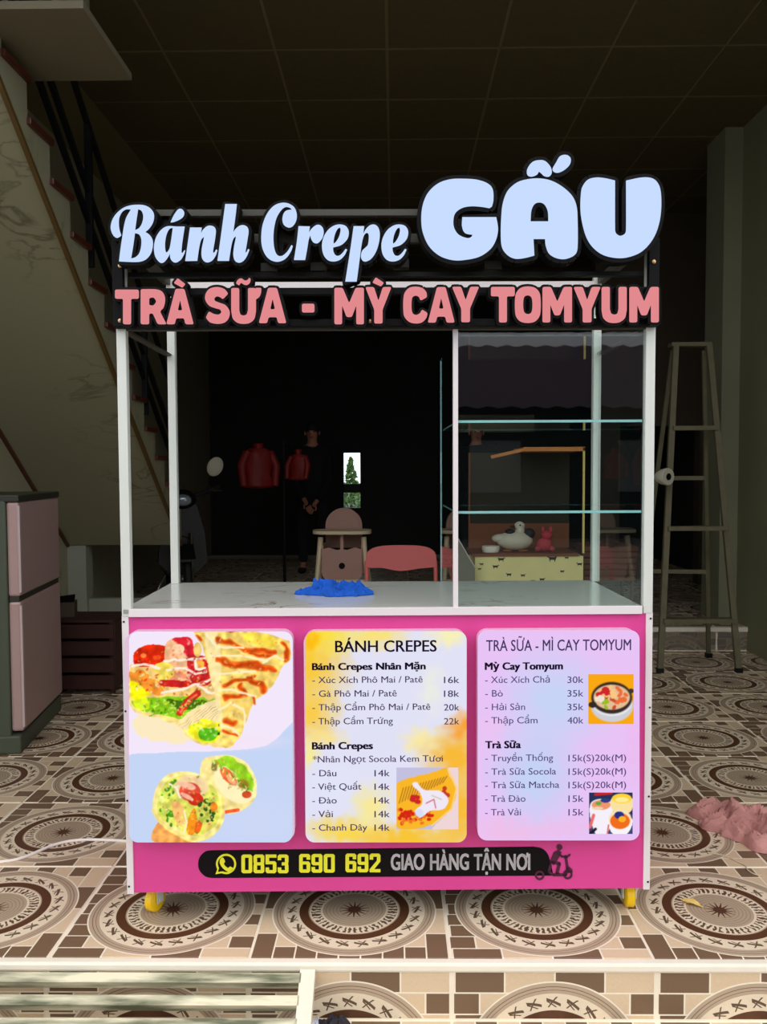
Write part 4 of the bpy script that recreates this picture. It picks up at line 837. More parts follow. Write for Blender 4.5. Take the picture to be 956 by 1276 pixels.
# phone banner
def flat(contours_px, yl, name, m_, parent, th=.0006, label=None):
    cs = [px2l(c, yl) for c in contours_px]; me = fill_mesh(cs, th); v, f = mesh_data(me); bpy.data.meshes.remove(me)
    return MB().add([(p[0], p[1]+yl, p[2]) for p in v], f).build(name, m_, parent, label=label)
M['banner'] = mat('black_vinyl', rgb(9, 5, 8), .6, spec=.15); M['ynum'] = mat('yellow_vinyl', rgb(226, 222, 40), .5); M['wnum'] = mat('white_vinyl', rgb(226, 220, 222), .5)
cap = [(265,1059.5,1),(665,1055,1),(675,1057),(682,1063),(685.5,1072),(689,1087),(690,1091,1),(265,1094,1),(256,1092),(249,1085),(247,1077),(249,1068),(256,1061)]
bn = flat([cr(cap, 5)], -.0006, 'phone_banner', M['banner'], cart, .0005, 'black capsule strip with a phone number')
S_, T_ = .33, .165
dg_out = {
 '0': [[(0,0,2),(1,0,2),(1,1,2),(0,1,2)], [(S_,T_,1),(1-S_,T_,1),(1-S_,1-T_,1),(S_,1-T_,1)]],
 '8': [[(0,0,2),(1,0,2),(1,.46,2),(.94,.5,1),(1,.54,2),(1,1,2),(0,1,2),(0,.54,2),(.06,.5,1),(0,.46,2)], [(S_,T_,1),(1-S_,T_,1),(1-S_,.42,1),(S_,.42,1)], [(S_,.58,1),(1-S_,.58,1),(1-S_,1-T_,1),(S_,1-T_,1)]],
 '6': [[(0,0,2),(1,0,2),(1,.3,1),(1-S_,.3,1),(1-S_,T_,1),(S_,T_,1),(S_,.40,1),(1,.40,2),(1,1,2),(0,1,2)], [(S_,.56,1),(1-S_,.56,1),(1-S_,1-T_,1),(S_,1-T_,1)]],
 '5': [[(0,0,1),(1,0,1),(1,T_,1),(S_,T_,1),(S_,.36,1),(1,.36,2),(1,1,2),(0,1,2),(0,.7,1),(S_,.7,1),(S_,1-T_,1),(1-S_,1-T_,1),(1-S_,.52,1),(0,.52,1)]],
 '3': [[(0,0,2),(1,0,2),(1,.46,2),(.94,.5,1),(1,.54,2),(1,1,2),(0,1,2),(0,.7,1),(S_,.7,1),(S_,1-T_,1),(1-S_,1-T_,1),(1-S_,.58,1),(.38,.58,1),(.38,.42,1),(1-S_,.42,1),(1-S_,T_,1),(S_,T_,1),(S_,.3,1),(0,.3,1)]],
 '2': [[(0,.32,1),(0,0,2),(1,0,2),(1,.42,1),(.42,1-T_,1),(1,1-T_,1),(1,1,1),(0,1,1),(0,.84,1),(1-S_,.38,1),(1-S_,T_,1),(S_,T_,1),(S_,.32,1)]],
}
dg_out['9'] = [[(1-p[0], 1-p[1], p[2]) for p in c] for c in dg_out['6']]
def digit(d, x0, x1, y0, y1):
    cons = []
    for c in dg_out[d]:
        pts = [(x0+(x1-x0)*p[0], y0+(y1-y0)*p[1], p[2]) for p in c]; out = []
        for i, p in enumerate(pts):
            if p[2] == 2:
                P0, P1, P2_ = Vector(pts[i-1][:2]), Vector(p[:2]), Vector(pts[(i+1) % len(pts)][:2])
                out += [tuple(P1+(P0-P1).normalized()*min(2, (P0-P1).length*.5)), tuple(P1+(P2_-P1).normalized()*min(2, (P2_-P1).length*.5))]
            else: out.append((p[0], p[1]))
        cons.append(out)
    flat(cons, -.0018, 'digit', M['ynum'], bn)
for grp, x0, x1 in (('0853', 300.9, 359.6), ('690', 372.9, 417.3), ('692', 430.6, 474.2)):
    n_ = len(grp); w_ = (x1-x0+1.6)/n_
    for k, d in enumerate(grp): digit(d, x0+k*w_, x0+k*w_+w_-1.6, 1064.8-(x0-300)*.009, 1088-(x0-300)*.009)
def bt(s, x0, x1): text(s, x0, x1, 1064.5, 1084, -.0018, bn, M['wnum'], .035, 'banner_text')
bt('GIAO', 487, 529.5); bt('HÀNG', 536, 584.5); bt('TẬN', 590.5, 624.5); bt('NƠI', 631, 661)
# speech bubble icon
ic = (281.8, 1076.5); R0 = 12.6
bub = []
for k in range(30):
    a = math.radians(150+ (k/29)*325); bub.append((ic[0]+R0*math.cos(a), ic[1]+R0*math.sin(a)))
outer = [(p[0], p[1]) for p in bub]+[(268.6, 1089.3)]
inn = [(ic[0]+(p[0]-ic[0])*.81, ic[1]+(p[1]-ic[1])*.81) for p in bub]+[(271.6, 1086.6)]
flat([outer, inn], -.0018, 'speech_bubble_icon', M['ynum'], bn)
hs = [(275.2,1069.6),(278,1068.8),(280.6,1073.6),(279,1076),(281,1079.3),(284.4,1081.6),(286.8,1079.8),(290.4,1082.2),(289,1085.4),(285.4,1086.4),(280.4,1084),(276,1079.4),(273.8,1074.4)]
flat([cr(hs, 4)], -.0018, 'handset_icon', M['ynum'], bn)
# delivery rider icon
M['maroon'] = mat('maroon_vinyl', rgb(70, 8, 46), .45)
ri = MB()
def ricon(pts): ri.prism(px2l(pts, -.0005), -.0024, -.0002)
def disc(u, v, r, n=16): return [(u+r*math.cos(2*PI*k/n), v+r*math.sin(2*PI*k/n)) for k in range(n)]
def rthick(pts, w_):
    for a, b in zip(pts[:-1], pts[1:]):
        a = Vector(a); b = Vector(b); t = (b-a).normalized(); q = Vector((-t.y, t.x))*w_/2; ricon([tuple(a-q), tuple(b-q), tuple(b+q), tuple(a+q)]); ricon(disc(a.x, a.y, w_/2, 8)); ricon(disc(b.x, b.y, w_/2, 8))
ricon(disc(697.3, 1055.5, 3.6)); ricon([(690,1062),(696,1058.5),(700,1062),(695,1071),(690,1078),(685,1074)]); rthick([(695,1062),(700,1067),(706,1068)], 2.6)
rthick([(688,1074),(697,1076),(694,1088)], 4); rthick([(694,1088),(697,1088.5)], 2.4); rthick([(686,1078),(684,1086),(690,1090),(705,1090)], 3.2); rthick([(705,1067),(707,1082),(705,1090)], 3.4); rthick([(706,1068),(710,1065)], 2.4)
ricon([(707,1078),(713,1083),(714,1087),(706,1088)])
for k in range(16):
    for (u, v) in ((707.5, 1089.5), (672.5, 1090.5)):
        a0, a1 = 2*PI*k/16, 2*PI*(k+1)/16; ricon([(u+3.6*math.cos(a0), v+3.6*math.sin(a0)), (u+6*math.cos(a0), v+6*math.sin(a0)), (u+6*math.cos(a1), v+6*math.sin(a1)), (u+3.6*math.cos(a1), v+3.6*math.sin(a1))])
ri.build('delivery_rider_icon', M['maroon'], cart, label='dark rider on scooter print')
# ------------------------------------------------------------------ loose things
def crumple(name, material, rx, ry, hh, nx=96, ny=60, seed=1, sharp=1.0, outline=None, parent=None):
    """heap of cloth: creased height field over a ragged outline with its own underside"""
    g = np.random.default_rng(seed); ph = g.uniform(0, 6.28, 20); an = g.uniform(0, PI, 10)
    t = np.linspace(0, 2*PI, nx, endpoint=False)[None, :]; r = (np.arange(ny+1)/ny)[:, None]
    ed = 1+.10*np.sin(3*t+ph[0])+.08*np.sin(5*t+ph[1])+.06*np.sin(9*t+ph[2])+.03*np.sin(17*t+ph[3])
    if outline: ed = ed*np.array([outline(q) for q in t[0]])[None, :]
    X = rx*r*ed*np.cos(t); Y = ry*r*ed*np.sin(t); Rr = max(rx, ry); x = X/Rr*4; y = Y/Rr*4
    wx = x+.9*np.sin(1.3*y+ph[4])+.35*np.sin(3.1*x+ph[5]); wy = y+.9*np.sin(1.1*x+ph[6])+.35*np.sin(2.7*y+ph[7])
    h = 0*wx
    for k, (fq, am) in enumerate(((.9, 1.0), (1.3, .9), (2.1, .6), (2.9, .5), (4.3, .30), (6.1, .22), (8.3, .14))):
        q = (wx*math.cos(an[k])+wy*math.sin(an[k]))*fq+ph[8+k]; h = h+am*(1-np.abs(np.sin(q)))**1.6
    h = h/2.1; env = (1-r**4)**.5; Z = hh*env*(.22+.80*h)+.002
    v = list(zip(X.ravel(), Y.ravel(), Z.ravel())); f = []
    for j in range(ny):
        for i in range(nx): f.append((j*nx+i, (j+1)*nx+i, (j+1)*nx+(i+1) % nx, j*nx+(i+1) % nx))
    o = len(v); v += [(v[ny*nx+i][0]*.97, v[ny*nx+i][1]*.97, 0) for i in range(nx)]
    for i in range(nx): f.append((ny*nx+i, o+i, o+(i+1) % nx, ny*nx+(i+1) % nx))
    f.append(tuple(o+i for i in range(nx))[::-1])
    return MB().add(v, f).build(name, material, parent, True)
# blue cloth on the counter
pL, pR = cartM @ L(371, 745, -.0), cartM @ L(466, 742, 0)
c0 = at_z(420, 741, zc); w_ = (at_z(467, 742, zc)-at_z(371, 742, zc)).length
o = crumple('cloth', M['blue'], w_/2*.95, .058, .040, seed=21, sharp=1.0, nx=90, ny=60, outline=lambda t: 1.0)
for v in o.data.vertices: v.co.z *= 1.0+.45*max(0, min(1, (-v.co.x/(w_/2)-.1)*1.6)) if v.co.x > -.075 else .8
o.location = (c0.x, c0.y+.012, zc+.0005); tag(o, 'crumpled bright blue cloth lying on the marble countertop', 'cloth')
# pink cloth on the floor, cords
M['oldpink'] = mat('faded_pink_cloth', rgb(196, 140, 132), .9, noise=(10, .22), bump=(80, .3))
o = crumple('cloth', M['oldpink'], .21, .16, .085, seed=11, outline=lambda t: 1.0-.22*math.sin(t)*math.cos(t)*2)
o.location = (1.30, 3.0, 0); o.rotation_euler = (0, 0, -.25); tag(o, 'faded pink crumpled cloth lying on the tiled floor at the right edge', 'cloth')
M['cable'] = mat('white_cable', rgb(246, 240, 232), .5)
def smooth(pts, n=8):
    P_ = [Vector(p) for p in pts]; P_ = [P_[0]*2-P_[1]]+P_+[P_[-1]*2-P_[-2]]; out = []
    for i in range(1, len(P_)-2):
        for k in range(n):
            t = k/n; a, b, c, d = P_[i-1:i+3]; out.append(.5*((2*b)+(c-a)*t+(2*a-5*b+4*c-d)*t*t+(3*b-a-3*c+d)*t**3))
    out.append(P_[-2]); return out
cb = [at_z(u, v, .005) for u, v in ((-60, 1078), (0, 1074), (30, 1068), (70, 1052), (105, 1046.5), (157, 1048), (190, 1052), (230, 1060))]
tag(MB().tube(smooth(cb), .0052, 8).build('power_cable', M['cable'], None, True), 'white power cable running across the tiles at the left of the cart', 'cable')
cb = [at_z(u, v, .003) for u, v in ((882, 1062), (893, 1064), (905, 1067), (918, 1073), (928, 1078), (932, 1084), (940, 1089), (950, 1091))]
tag(MB().tube(smooth(cb), .0022, 6).build('string', mat('beige_string', rgb(206, 190, 160), .8), None, True), 'thin beige string on the floor beside the pink cloth', 'string')
# leaf
lf = MB(); L0 = at_z(850, 1122, 0); L1 = at_z(876, 1132, 0); dv = (L1-L0); ln_ = dv.length; t_ = dv.normalized(); q_ = Vector((-t_.y, t_.x, 0)); vs_ = []; fs_ = []
for i in range(9):
    s_ = i/8; wd = .016*math.sin(PI*min(1, s_*1.15+.02))**.7 if s_ < .85 else .003
    for k, kk in enumerate((-1, 0, 1)): p = L0+t_*(s_*ln_)+q_*(wd*kk*(1+.25*math.sin(i*2.4))); vs_.append((p.x, p.y, .004+.006*abs(kk)*math.sin(s_*3)**2))
for i in range(8):
    for k in range(2): fs_.append((i*3+k, (i+1)*3+k, (i+1)*3+k+1, i*3+k+1))
lf.add(vs_, fs_); tag(lf.build('fallen_leaf', mat('yellow_leaf', rgb(228, 200, 110), .7)), 'small dry yellow leaf on the tile right of the cart', 'leaf')
# metal slatted rack leaning on the step
M['oldalu'] = mat('weathered_aluminium', rgb(160, 160, 136), .5, .1)
k_ = NB(M['oldalu']); n_ = k_.n; t_1 = n_.new('ShaderNodeTexCoord'); mp_ = n_.new('ShaderNodeMapping'); mp_.inputs['Scale'].default_value = (2.2, 14, 14); no_ = n_.new('ShaderNodeTexNoise'); no_.inputs['Scale'].default_value = 2.2; no_.inputs['Detail'].default_value = 7
k_.l.new(t_1.outputs['Object'], mp_.inputs[0]); k_.l.new(mp_.outputs[0], no_.inputs['Vector']); f_0 = k_.m('MULTIPLY', k_.m('SUBTRACT', no_.outputs['Fac'], .36), 3.6, clamp=True)
k_.l.new(k_.mix(f_0, rgb(96, 100, 74), rgb(224, 216, 186)), n_['Principled BSDF'].inputs['Base Color'])
M['whitealu'] = mat('white_weathered_bar', rgb(226, 220, 200), .5, .05, noise=(12, .12))
rk = thing('metal_rack', 'weathered aluminium slatted rack leaning against the front step', 'rack', (-.7, 2.0, LZ))
RB = Matrix.Translation((-rk.location.x, -rk.location.y, -rk.location.z))
sl = math.atan2(.055, .10)
def rp(x, s, up=0.0):     # s: distance down the slope from the top edge, up: normal offset
    return Vector((x, 2.163-s*math.cos(sl)-up*math.sin(sl), -.006-s*math.sin(sl)+up*math.cos(sl)))-rk.location
def slat(x0, x1, s0, s1, th, nm, m_):
    vs_ = [rp(x0, s0, 0), rp(x1, s0, 0), rp(x1, s1, 0), rp(x0, s1, 0), rp(x0, s0, -th), rp(x1, s0, -th), rp(x1, s1, -th), rp(x0, s1, -th)]
    return MB().add(vs_, [(0, 3, 2, 1), (4, 5, 6, 7), (0, 1, 5, 4), (1, 2, 6, 5), (2, 3, 7, 6), (3, 0, 4, 7)]).build(nm, m_, rk)
xr0, xr1 = at_y(372, 1235, 2.12).x, at_y(391, 1235, 2.12).x
for k in range(5):
    s0 = .010+k*.058; slat(-1.35, xr0+.004, s0, s0+.026, .026, 'slat', M['oldalu'])
    if k < 4: MB().box(tuple(rp(xr0-.004, s0+.020, -.018)), tuple(rp(xr0+.0, s0+.004, -.004))).build('end_cap', M['blackmetal'], rk)
slat(xr0, xr1, 0, .285, .03, 'frame_bar', M['whitealu']); slat(-1.40, -1.36, 0, .285, .03, 'frame_bar', M['whitealu'])
# black and white cloth at lower step
sc_ = thing('glove', 'black and white work glove on the lower step beside the metal rack', 'glove', (-.165, 2.145, LZ))
o = crumple('glove_body', mat('dark_glove', rgb(40, 34, 44), .8), .045, .03, .028, 30, 14, 5, parent=sc_); 
o = crumple('cuff', mat('white_cuff', rgb(222, 222, 232), .8), .02, .026, .024, 24, 10, 9, parent=sc_); o.location = (-.045, -.002, 0)
# fridge
fr = thing('fridge', 'two door pinkish grey fridge with dark top and seam under the stairs', 'fridge', (-1.715, 3.83, 0), .135)
M['fdoor'] = mat('pinkish_fridge_door', rgb(186, 156, 152), .35, .15, noise=(4, .08)); M['fside'] = mat('fridge_side', rgb(76, 84, 68), .5); M['fdark'] = mat('fridge_dark', rgb(46, 46, 36), .5)
# local frame: door faces +x, y along the door
zt1 = at_y(20, 622, 3.88).z; zsm = at_y(16, 747, 3.85).z; zdb = at_y(24, 921, 3.85).z
MB().box((-.62, .02, .06), (-.055, .74, zt1), .01).build('body', M['fside'], fr)
MB().box((-.60, .01, 0), (-.01, .75, .085), .008).build('base', M['fside'], fr)
d1 = MB().box((-.055, .03, .10), (0, .74, zsm-.012), .012).build('door', M['fdoor'], fr); d2 = MB().box((-.055, .03, zsm+.012), (0, .74, zt1-.012), .012).build('door', M['fdoor'], fr)
MB().box((-.05, .035, zsm-.016), (-.008, .735, zsm+.016)).build('door_seam', M['fdark'], fr)
MB().box((-.62, .02, zt1-.012), (.004, .745, zt1+.02), .006).build('top_cover', M['fdark'], fr)
MB().box((-.006, .03, .12), (.004, .05, zsm-.03)).build('edge_strip', mat('fridge_edge', rgb(206, 186, 186), .3, .3), d1); MB().box((-.006, .03, zsm+.03), (.004, .05, zt1-.03)).build('edge_strip', bpy.data.materials['fridge_edge'], d2)
# ladder
M['ladder'] = mat('old_ladder_metal', rgb(104, 98, 74), .6, .2, noise=(14, .3))
ld = thing('step_ladder', 'tall metal step ladder standing open by the right wall', 'ladder', (1.95, 5.5, 0))
def lp(x, y, z): return (x-1.95, y-5.5, z)
ZT = 2.11
fl_ = (lp(1.84, 5.6, ZT), lp(1.698, 5.40, 0)); fr_ = (lp(2.055, 5.6, ZT), lp(2.2, 5.40, 0))
bl_ = (lp(1.84, 5.66, ZT-.03), lp(1.68, 5.92, 0)); br_ = (lp(2.045, 5.66, ZT-.03), lp(2.17, 5.84, 0))
for a, b in (fl_, fr_): MB().bar(a, b, .036, .03).build('leg', M['ladder'], ld)
for a, b in (bl_, br_): MB().bar(a, b, .026, .022).build('rear_leg', M['ladder'], ld)
def lerp(s_, z):
    a, b = Vector(s_[0]), Vector(s_[1]); t = (a.z-z)/(a.z-b.z); return a+(b-a)*t
for z in (1.565, .919, .33): MB().bar(lerp(fl_, z), lerp(fr_, z), .075, .028).build('step', M['ladder'], ld)
for z in (1.24, .60): MB().bar(lerp(bl_, z), lerp(br_, z), .02, .028).build('brace', M['ladder'], ld)
MB().box((-.14, .085, ZT-.012), (.125, .175, ZT+.016), .004).build('top_cap', M['ladder'], ld)
for s_ in (fl_, fr_, bl_, br_):
    b = Vector(s_[1]); MB().box((b.x-.02, b.y-.02, 0), (b.x+.02, b.y+.02, .03)).build('foot', M['blackmetal'], ld)
# lamp clamped to the ladder
lpos = at_y(822, 594, 5.4)
cl = thing('clamp_lamp', 'round pale clamp lamp fixed to the ladder leg beside the cart', 'lamp', (lpos.x+.045, 5.33, lpos.z))
Rm = Matrix.Rotation(-PI/2, 4, 'X') @ Matrix.Rotation(-.55, 4, 'Y')
MB().lathe([(.022, .0), (.052, 0), (.055, .012), (.05, .05), (.03, .09), (.0, .10)], (-.01, 0, 0), 20, Rm.to_3x3().to_4x4()).build('shade', mat('pale_lamp', rgb(190, 186, 168), .5), cl, True)
MB().lathe([(0, -.002), (.022, -.002), (.022, .004)], (-.01, 0, 0), 14, Rm.to_3x3().to_4x4()).build('lens', M['black'], cl)
MB().bar((.02, .06, 0), (-.0, .115, -.01), .02, .03).build('clamp', mat('lamp_clamp', rgb(120, 118, 104), .5), cl)
# wooden crate and box under the stairs
M['wood'] = mat('dark_reddish_wood', rgb(58, 26, 18), .7, noise=(8, .3))
cr0 = thing('storage_crate', 'dark reddish wooden slatted crate under the stairs', 'crate', (-1.86, 5.05, 0))
for k in range(4): MB().box((-.22, -.16, .03+k*.1), (.22, -.145, .11+k*.1)).build('slat', M['wood'], cr0)
for x in (-.21, .19):
    for y in (-.145, .13): MB().box((x, y, 0), (x+.025, y+.025, .43)).build('corner_post', M['wood'], cr0)
for s_ in (-.222, .215): MB().box((s_, -.145, .03), (s_+.01, .155, .42)).build('side_board', M['wood'], cr0)
MB().box((-.22, -.15, .42), (.22, .16, .435)).build('lid', M['wood'], cr0)
MB().box((-.21, .14, .03), (.215, .155, .42)).build('back_board', M['wood'], cr0)
bxo = thing('carton', 'small dark open carton on top of the wooden crate', 'box', (-1.98, 5.05, .4355), .2)
MB().box((-.06, -.05, 0), (.06, .05, .09)).build('carton_body', M['brownpaint'], bxo)
MB().add([(-.06, -.05, .088), (.06, -.05, .088), (.07, -.075, .14), (-.055, -.075, .125), (-.06, -.047, .088), (.06, -.047, .088), (.07, -.072, .14), (-.055, -.072, .125)], [(0, 1, 2, 3), (7, 6, 5, 4), (0, 4, 5, 1), (3, 2, 6, 7), (0, 3, 7, 4), (1, 5, 6, 2)]).build('flap', M['blackmetal'], bxo)
# high chair
M['taupe'] = mat('taupe_plastic', rgb(184, 150, 126), .5); M['taupe2'] = mat('pinkish_cushion', rgb(180, 140, 124), .7, noise=(10, .06)); M['cream'] = mat('cream_plastic', rgb(214, 196, 160), .5)
hc = thing('high_chair', 'taupe plastic baby high chair with rounded back and tray', 'high chair', (-.40, 6.62, STEPZ))
def arch(w_, h0, h1, n=14): return [(-w_/2, h0)]+[(w_/2, h0)]+[(w_/2*math.cos(PI*k/n), h1-w_/2*.95+w_/2*.95*math.sin(PI*k/n)) for k in range(n+1)]
MB().prism(arch(.29, .52, .835), .10, .15).build('backrest', M['taupe2'], hc, True)
MB().prism(arch(.25, .66, .805), .085, .10).build('back_cushion', M['taupe2'], hc, True)
trp = [(.225*math.copysign(abs(math.cos(a))**.6, math.cos(a)), .15*math.copysign(abs(math.sin(a))**.6, math.sin(a))) for a in [2*PI*k/28 for k in range(28)]]
tr = MB(); n = len(trp); tr.v = [(p[0], p[1]-.10, .650) for p in trp]+[(p[0], p[1]-.10, .675) for p in trp]; tr.f = [tuple(range(n))[::-1], tuple(range(n, 2*n))]+[(i, (i+1) % n, n+(i+1) % n, n+i) for i in range(n)]
tray = tr.build('tray', M['cream'], hc)
MB().prism([(-.15, .33), (-.13, .30), (.13, .30), (.15, .33), (.155, .53), (.10, .545), (.04, .525), (.012, .53), (.012, .65), (-.012, .65), (-.012, .53), (-.04, .525), (-.10, .545), (-.155, .53)], -.17, -.145).build('front_shell', M['taupe2'], hc)
MB().box((-.15, -.145, .34), (.15, .12, .37), .01).build('seat', M['taupe2'], hc)
for s_ in (-1, 1): MB().box((s_*.155-.012, -.14, .34), (s_*.155+.012, .12, .56), .006).build('side_shell', M['taupe'], hc)
MB().lathe([(0, 0), (.024, 0), (.024, .006), (0, .006)], (.0, -.17, .405), 14, Matrix.Rotation(PI/2, 4, 'X').to_3x3().to_4x4()).build('round_badge', M['black'], hc)
for sx in (-1, 1):
    for sy in (-1, 1):
        MB().tube([(sx*.165, sy*.10-.02, .62 if sy < 0 else .5), (sx*.19, sy*.15-.02, .32), (sx*.235, sy*.22-.02, .002)], [.022, .018, .014], 10).build('leg', M['cream'], hc, True)
MB().bar((-.2, -.19, .29), (.2, -.19, .29), .02, .022).build('footrest', M['cream'], hc)
# pink chair
M['pinkplastic'] = mat('pink_plastic', rgb(214, 108, 106), .5)
pc = thing('child_chair', 'pink plastic chair with a wide rounded back behind the counter', 'chair', (.045, 5.62, 0))
pb = []
for k in range(17):
    a = PI*k/16; pb.append((.235*math.copysign(abs(math.cos(a))**.62, math.cos(a)), .70+.105*math.sin(a)**.62))
low_ = [(-.235, .66), (-.20, .655), (-.12, .655), (-.05, .638), (0, .633), (.05, .638), (.12, .65), (.20, .657), (.235, .66)]
MB().prism(pb+low_, -.012, .012).build('backrest', M['pinkplastic'], pc)
for s_ in (-1, 1):
    MB().tube([(s_*.228, 0, .70), (s_*.232, 0, .40), (s_*.24, -.03, .002)], .014, 10).build('back_leg', M['pinkplastic'], pc, True)
    MB().tube([(s_*.20, .33, .385), (s_*.22, .36, .002)], .014, 10).build('front_leg', M['pinkplastic'], pc, True)
MB().box((-.23, -.01, .385), (.23, .36, .42), .015).build('seat', M['pinkplastic'], pc)
# cabinet with animal print drawer, toys
M['print_box'] = mat('pale_yellow_print', rgb(226, 218, 150), .8, noise=(6, .12)); M['ply'] = mat('orange_plywood', rgb(196, 124, 54), .6, noise=(9, .2)); M['plydark'] = mat('brown_board', rgb(112, 62, 30), .7, noise=(6, .2)); M['cabback'] = mat('dark_olive_board', rgb(40, 34, 16), .8); M['yel'] = mat('yellow_edge', rgb(226, 206, 120), .6)
kb = thing('cabinet', 'open cabinet with yellow edges and an animal print base box', 'cabinet', (.84, 5.3, 0))
def kz(u, v): q = at_y(u, v, 5.3); return q.x-.84, q.z
xl, zbx = kz(592, 691); xr, _ = kz(727, 691); zbase = 0.0
MB().box((xl, 0, .02), (xr, .40, zbx-.012)).build('base_box', M['print_box'], kb)
for x in (xl+.01, xr-.05):
    for y in (.01, .35): MB().box((x, y, 0), (x+.04, y+.04, .022)).build('foot', M['plydark'], kb)
MB().box((xl-.02, -.01, zbx-.012), (xr-.03, .42, zbx+.006)).build('shelf', M['plydark'], kb)
zt_ = kz(727, 558)[1]
MB().box((xr-.006, -.004, zbx+.006), (xr+.006, .01, zt_)).build('post', M['yel'], kb); MB().box((xl+.006, .385, zbx+.006), (xr-.01, .404, zbx+.17)).build('back_board', M['plydark'], kb)
MB().box((xl+.30, -.004, zt_-.02), (xr+.006, .42, zt_+.006)).build('top_board', M['ply'], kb)
MB().bar((xl+.10, 0, zt_-.055), (xl+.31, 0, zt_-.008), .02, .02).build('top_strip', M['ply'], kb)
MB().box((xl+.0, .405, zbx+.006), (xr-.006, .418, zt_-.02)).build('back_board', M['cabback'], kb)
MB().box((xl-.006, .39, zbx+.006), (xl+.006, .418, zt_-.02)).build('post', M['plydark'], kb)
# animal silhouettes printed on the box
am = MB(); ink = mat('animal_print', rgb(36, 40, 30), .8)
def animal(u, v, s_, fl=1):
    x, z = kz(u, v); P_ = [(-4, 0), (-3.4, -1), (-3, -3), (-2.4, -3), (-2.2, -1.2), (1.6, -1.2), (1.8, -3), (2.4, -3), (2.6, -.6), (3.6, 1.4), (4.8, 1.2), (4.8, 2), (3.6, 2.6), (2.6, 1.6), (-2.6, 1.5), (-4.6, 2.4)]
    am.prism([(x+fl*p[0]*s_, z+p[1]*s_) for p in P_], -.0012, 0)
for u, v, s_, f_ in ((625, 697, .005, 1), (688, 696, .0065, -1), (618, 706, .0045, 1), (600, 703, .003, -1), (676, 722, .004, 1), (634, 716, .004, -1), (652, 717, .0035, 1), (701, 712, .0032, 1), (722, 703, .004, -1), (664, 724, .003, 1), (598, 709, .0026, 1), (706, 695, .003, -1)): animal(u, v, s_, f_)
am.build('animal_print', ink, kb)
M['toywhite'] = mat('off_white_toy', rgb(196, 190, 170), .6); M['toydark'] = mat('dark_feathers', rgb(34, 34, 36), .7); M['toybrown'] = mat('brown_feet', rgb(150, 96, 50), .6)
ox, oz = kz(645, 688)
gs = thing('toy_goose', 'off white toy goose with dark back on the cabinet shelf', 'toy', (.84+ox, 5.42, zbx+.0065))
MB().ball((0, 0, .07), (.115, .07, .062), 20, 12).ball((-.08, 0, .085), (.07, .04, .03), 14, 8).build('body', M['toywhite'], gs, True)
MB().tube([(.02, 0, .10), (.035, 0, .135), (.03, 0, .16)], [.04, .03, .026], 12).ball((.03, 0, .165), (.034, .028, .028), 14, 10).build('head', M['toywhite'], gs, True)
MB().lathe([(.012, 0), (.008, .02), (0, .034)], (.0, 0, .16), 10, Matrix.Rotation(-PI/2, 4, 'Y').to_3x3().to_4x4()).build('beak', M['toydark'], gs, True)
MB().ball((.03, -.027, .17), .006, 8, 6).build('eye', M['toydark'], gs); MB().ball((-.03, 0, .125), (.035, .045, .022), 12, 8).build('wing', M['toydark'], gs, True); MB().ball((.09, 0, .115), (.04, .04, .035), 12, 8).build('tail', M['toydark'], gs, True)
for s_ in (-1, 1): MB().ball((s_*.05, -.02, .008), (.03, .03, .008), 10, 6).build('foot', M['toybrown'], gs)
ox, oz = kz(682, 688); M['toypink'] = mat('dusky_pink_plush', rgb(176, 60, 70), .9)
pk = thing('plush_toy', 'small dusky pink plush toy right of the toy goose', 'toy', (.84+ox, 5.40, zbx+.0065))
MB().ball((0, 0, .045), (.05, .04, .045), 14, 8).build('body', M['toypink'], pk, True); MB().ball((.015, 0, .105), (.036, .033, .032), 14, 8).build('head', M['toypink'], pk, True)
for s_ in (-1, 1): MB().ball((.015+s_*.025, 0, .14), (.011, .008, .022), 8, 6).build('ear', M['toypink'], pk, True); MB().ball((s_*.045, -.02, .02), (.02, .03, .018), 8, 6).build('paw', M['toypink'], pk, True)
ox, oz = kz(614, 687)
MB_ = MB().lathe([(0, 0), (.05, 0), (.058, .02), (.055, .038), (.0, .040)], (0, 0, 0), 20); o = MB_.build('lidded_tub', mat('white_tub', rgb(226, 222, 206), .5), None, True); o.location = (.84+ox, 5.40, zbx+.0065); tag(o, 'small white round tub left of the toy goose', 'tub')
gp = at_y(581, 726, 5.25)
pn = thing('display_board', 'grey green board leaning by the left side of the cabinet', 'board', (gp.x, 5.22, 0))
MB().add([(-.05, -.01, 0), (.05, -.01, 0), (.05, -.01, .70), (-.05, -.01, .88), (-.05, .01, 0), (.05, .01, 0), (.05, .01, .70), (-.05, .01, .88)], [(0, 1, 2, 3), (7, 6, 5, 4), (0, 4, 5, 1), (1, 5, 6, 2), (2, 6, 7, 3), (3, 7, 4, 0)]).build('panel', mat('grey_green_board', rgb(112, 112, 98), .6), pn)
MB().bar((-.056, -.012, .885), (.052, -.012, .70), .006, .006).build('edging', M['alu'], pn)
MB().box((-.05, -.03, 0), (.05, .06, .02)).build('foot', M['blackmetal'], pn)
# brown basket seen through the case
bk = thing('basket', 'reddish brown low basket on the raised floor behind the display case', 'basket', (1.60, 6.45, STEPZ)); M['basket'] = mat('brown_wicker', rgb(120, 66, 44), .8, noise=(30, .3))
for k in range(6): MB().box((-.19-.004*k, -.16-.003*k, .30+.045*k), (.19+.004*k, .16+.003*k, .338+.045*k), .008).build('woven_band', M['basket'], bk)
for sx in (-1, 1):
    for sy in (-1, 1): MB().bar((sx*.17, sy*.14, 0), (sx*.17, sy*.14, .31), .02, .02).build('leg', M['plydark'], bk)
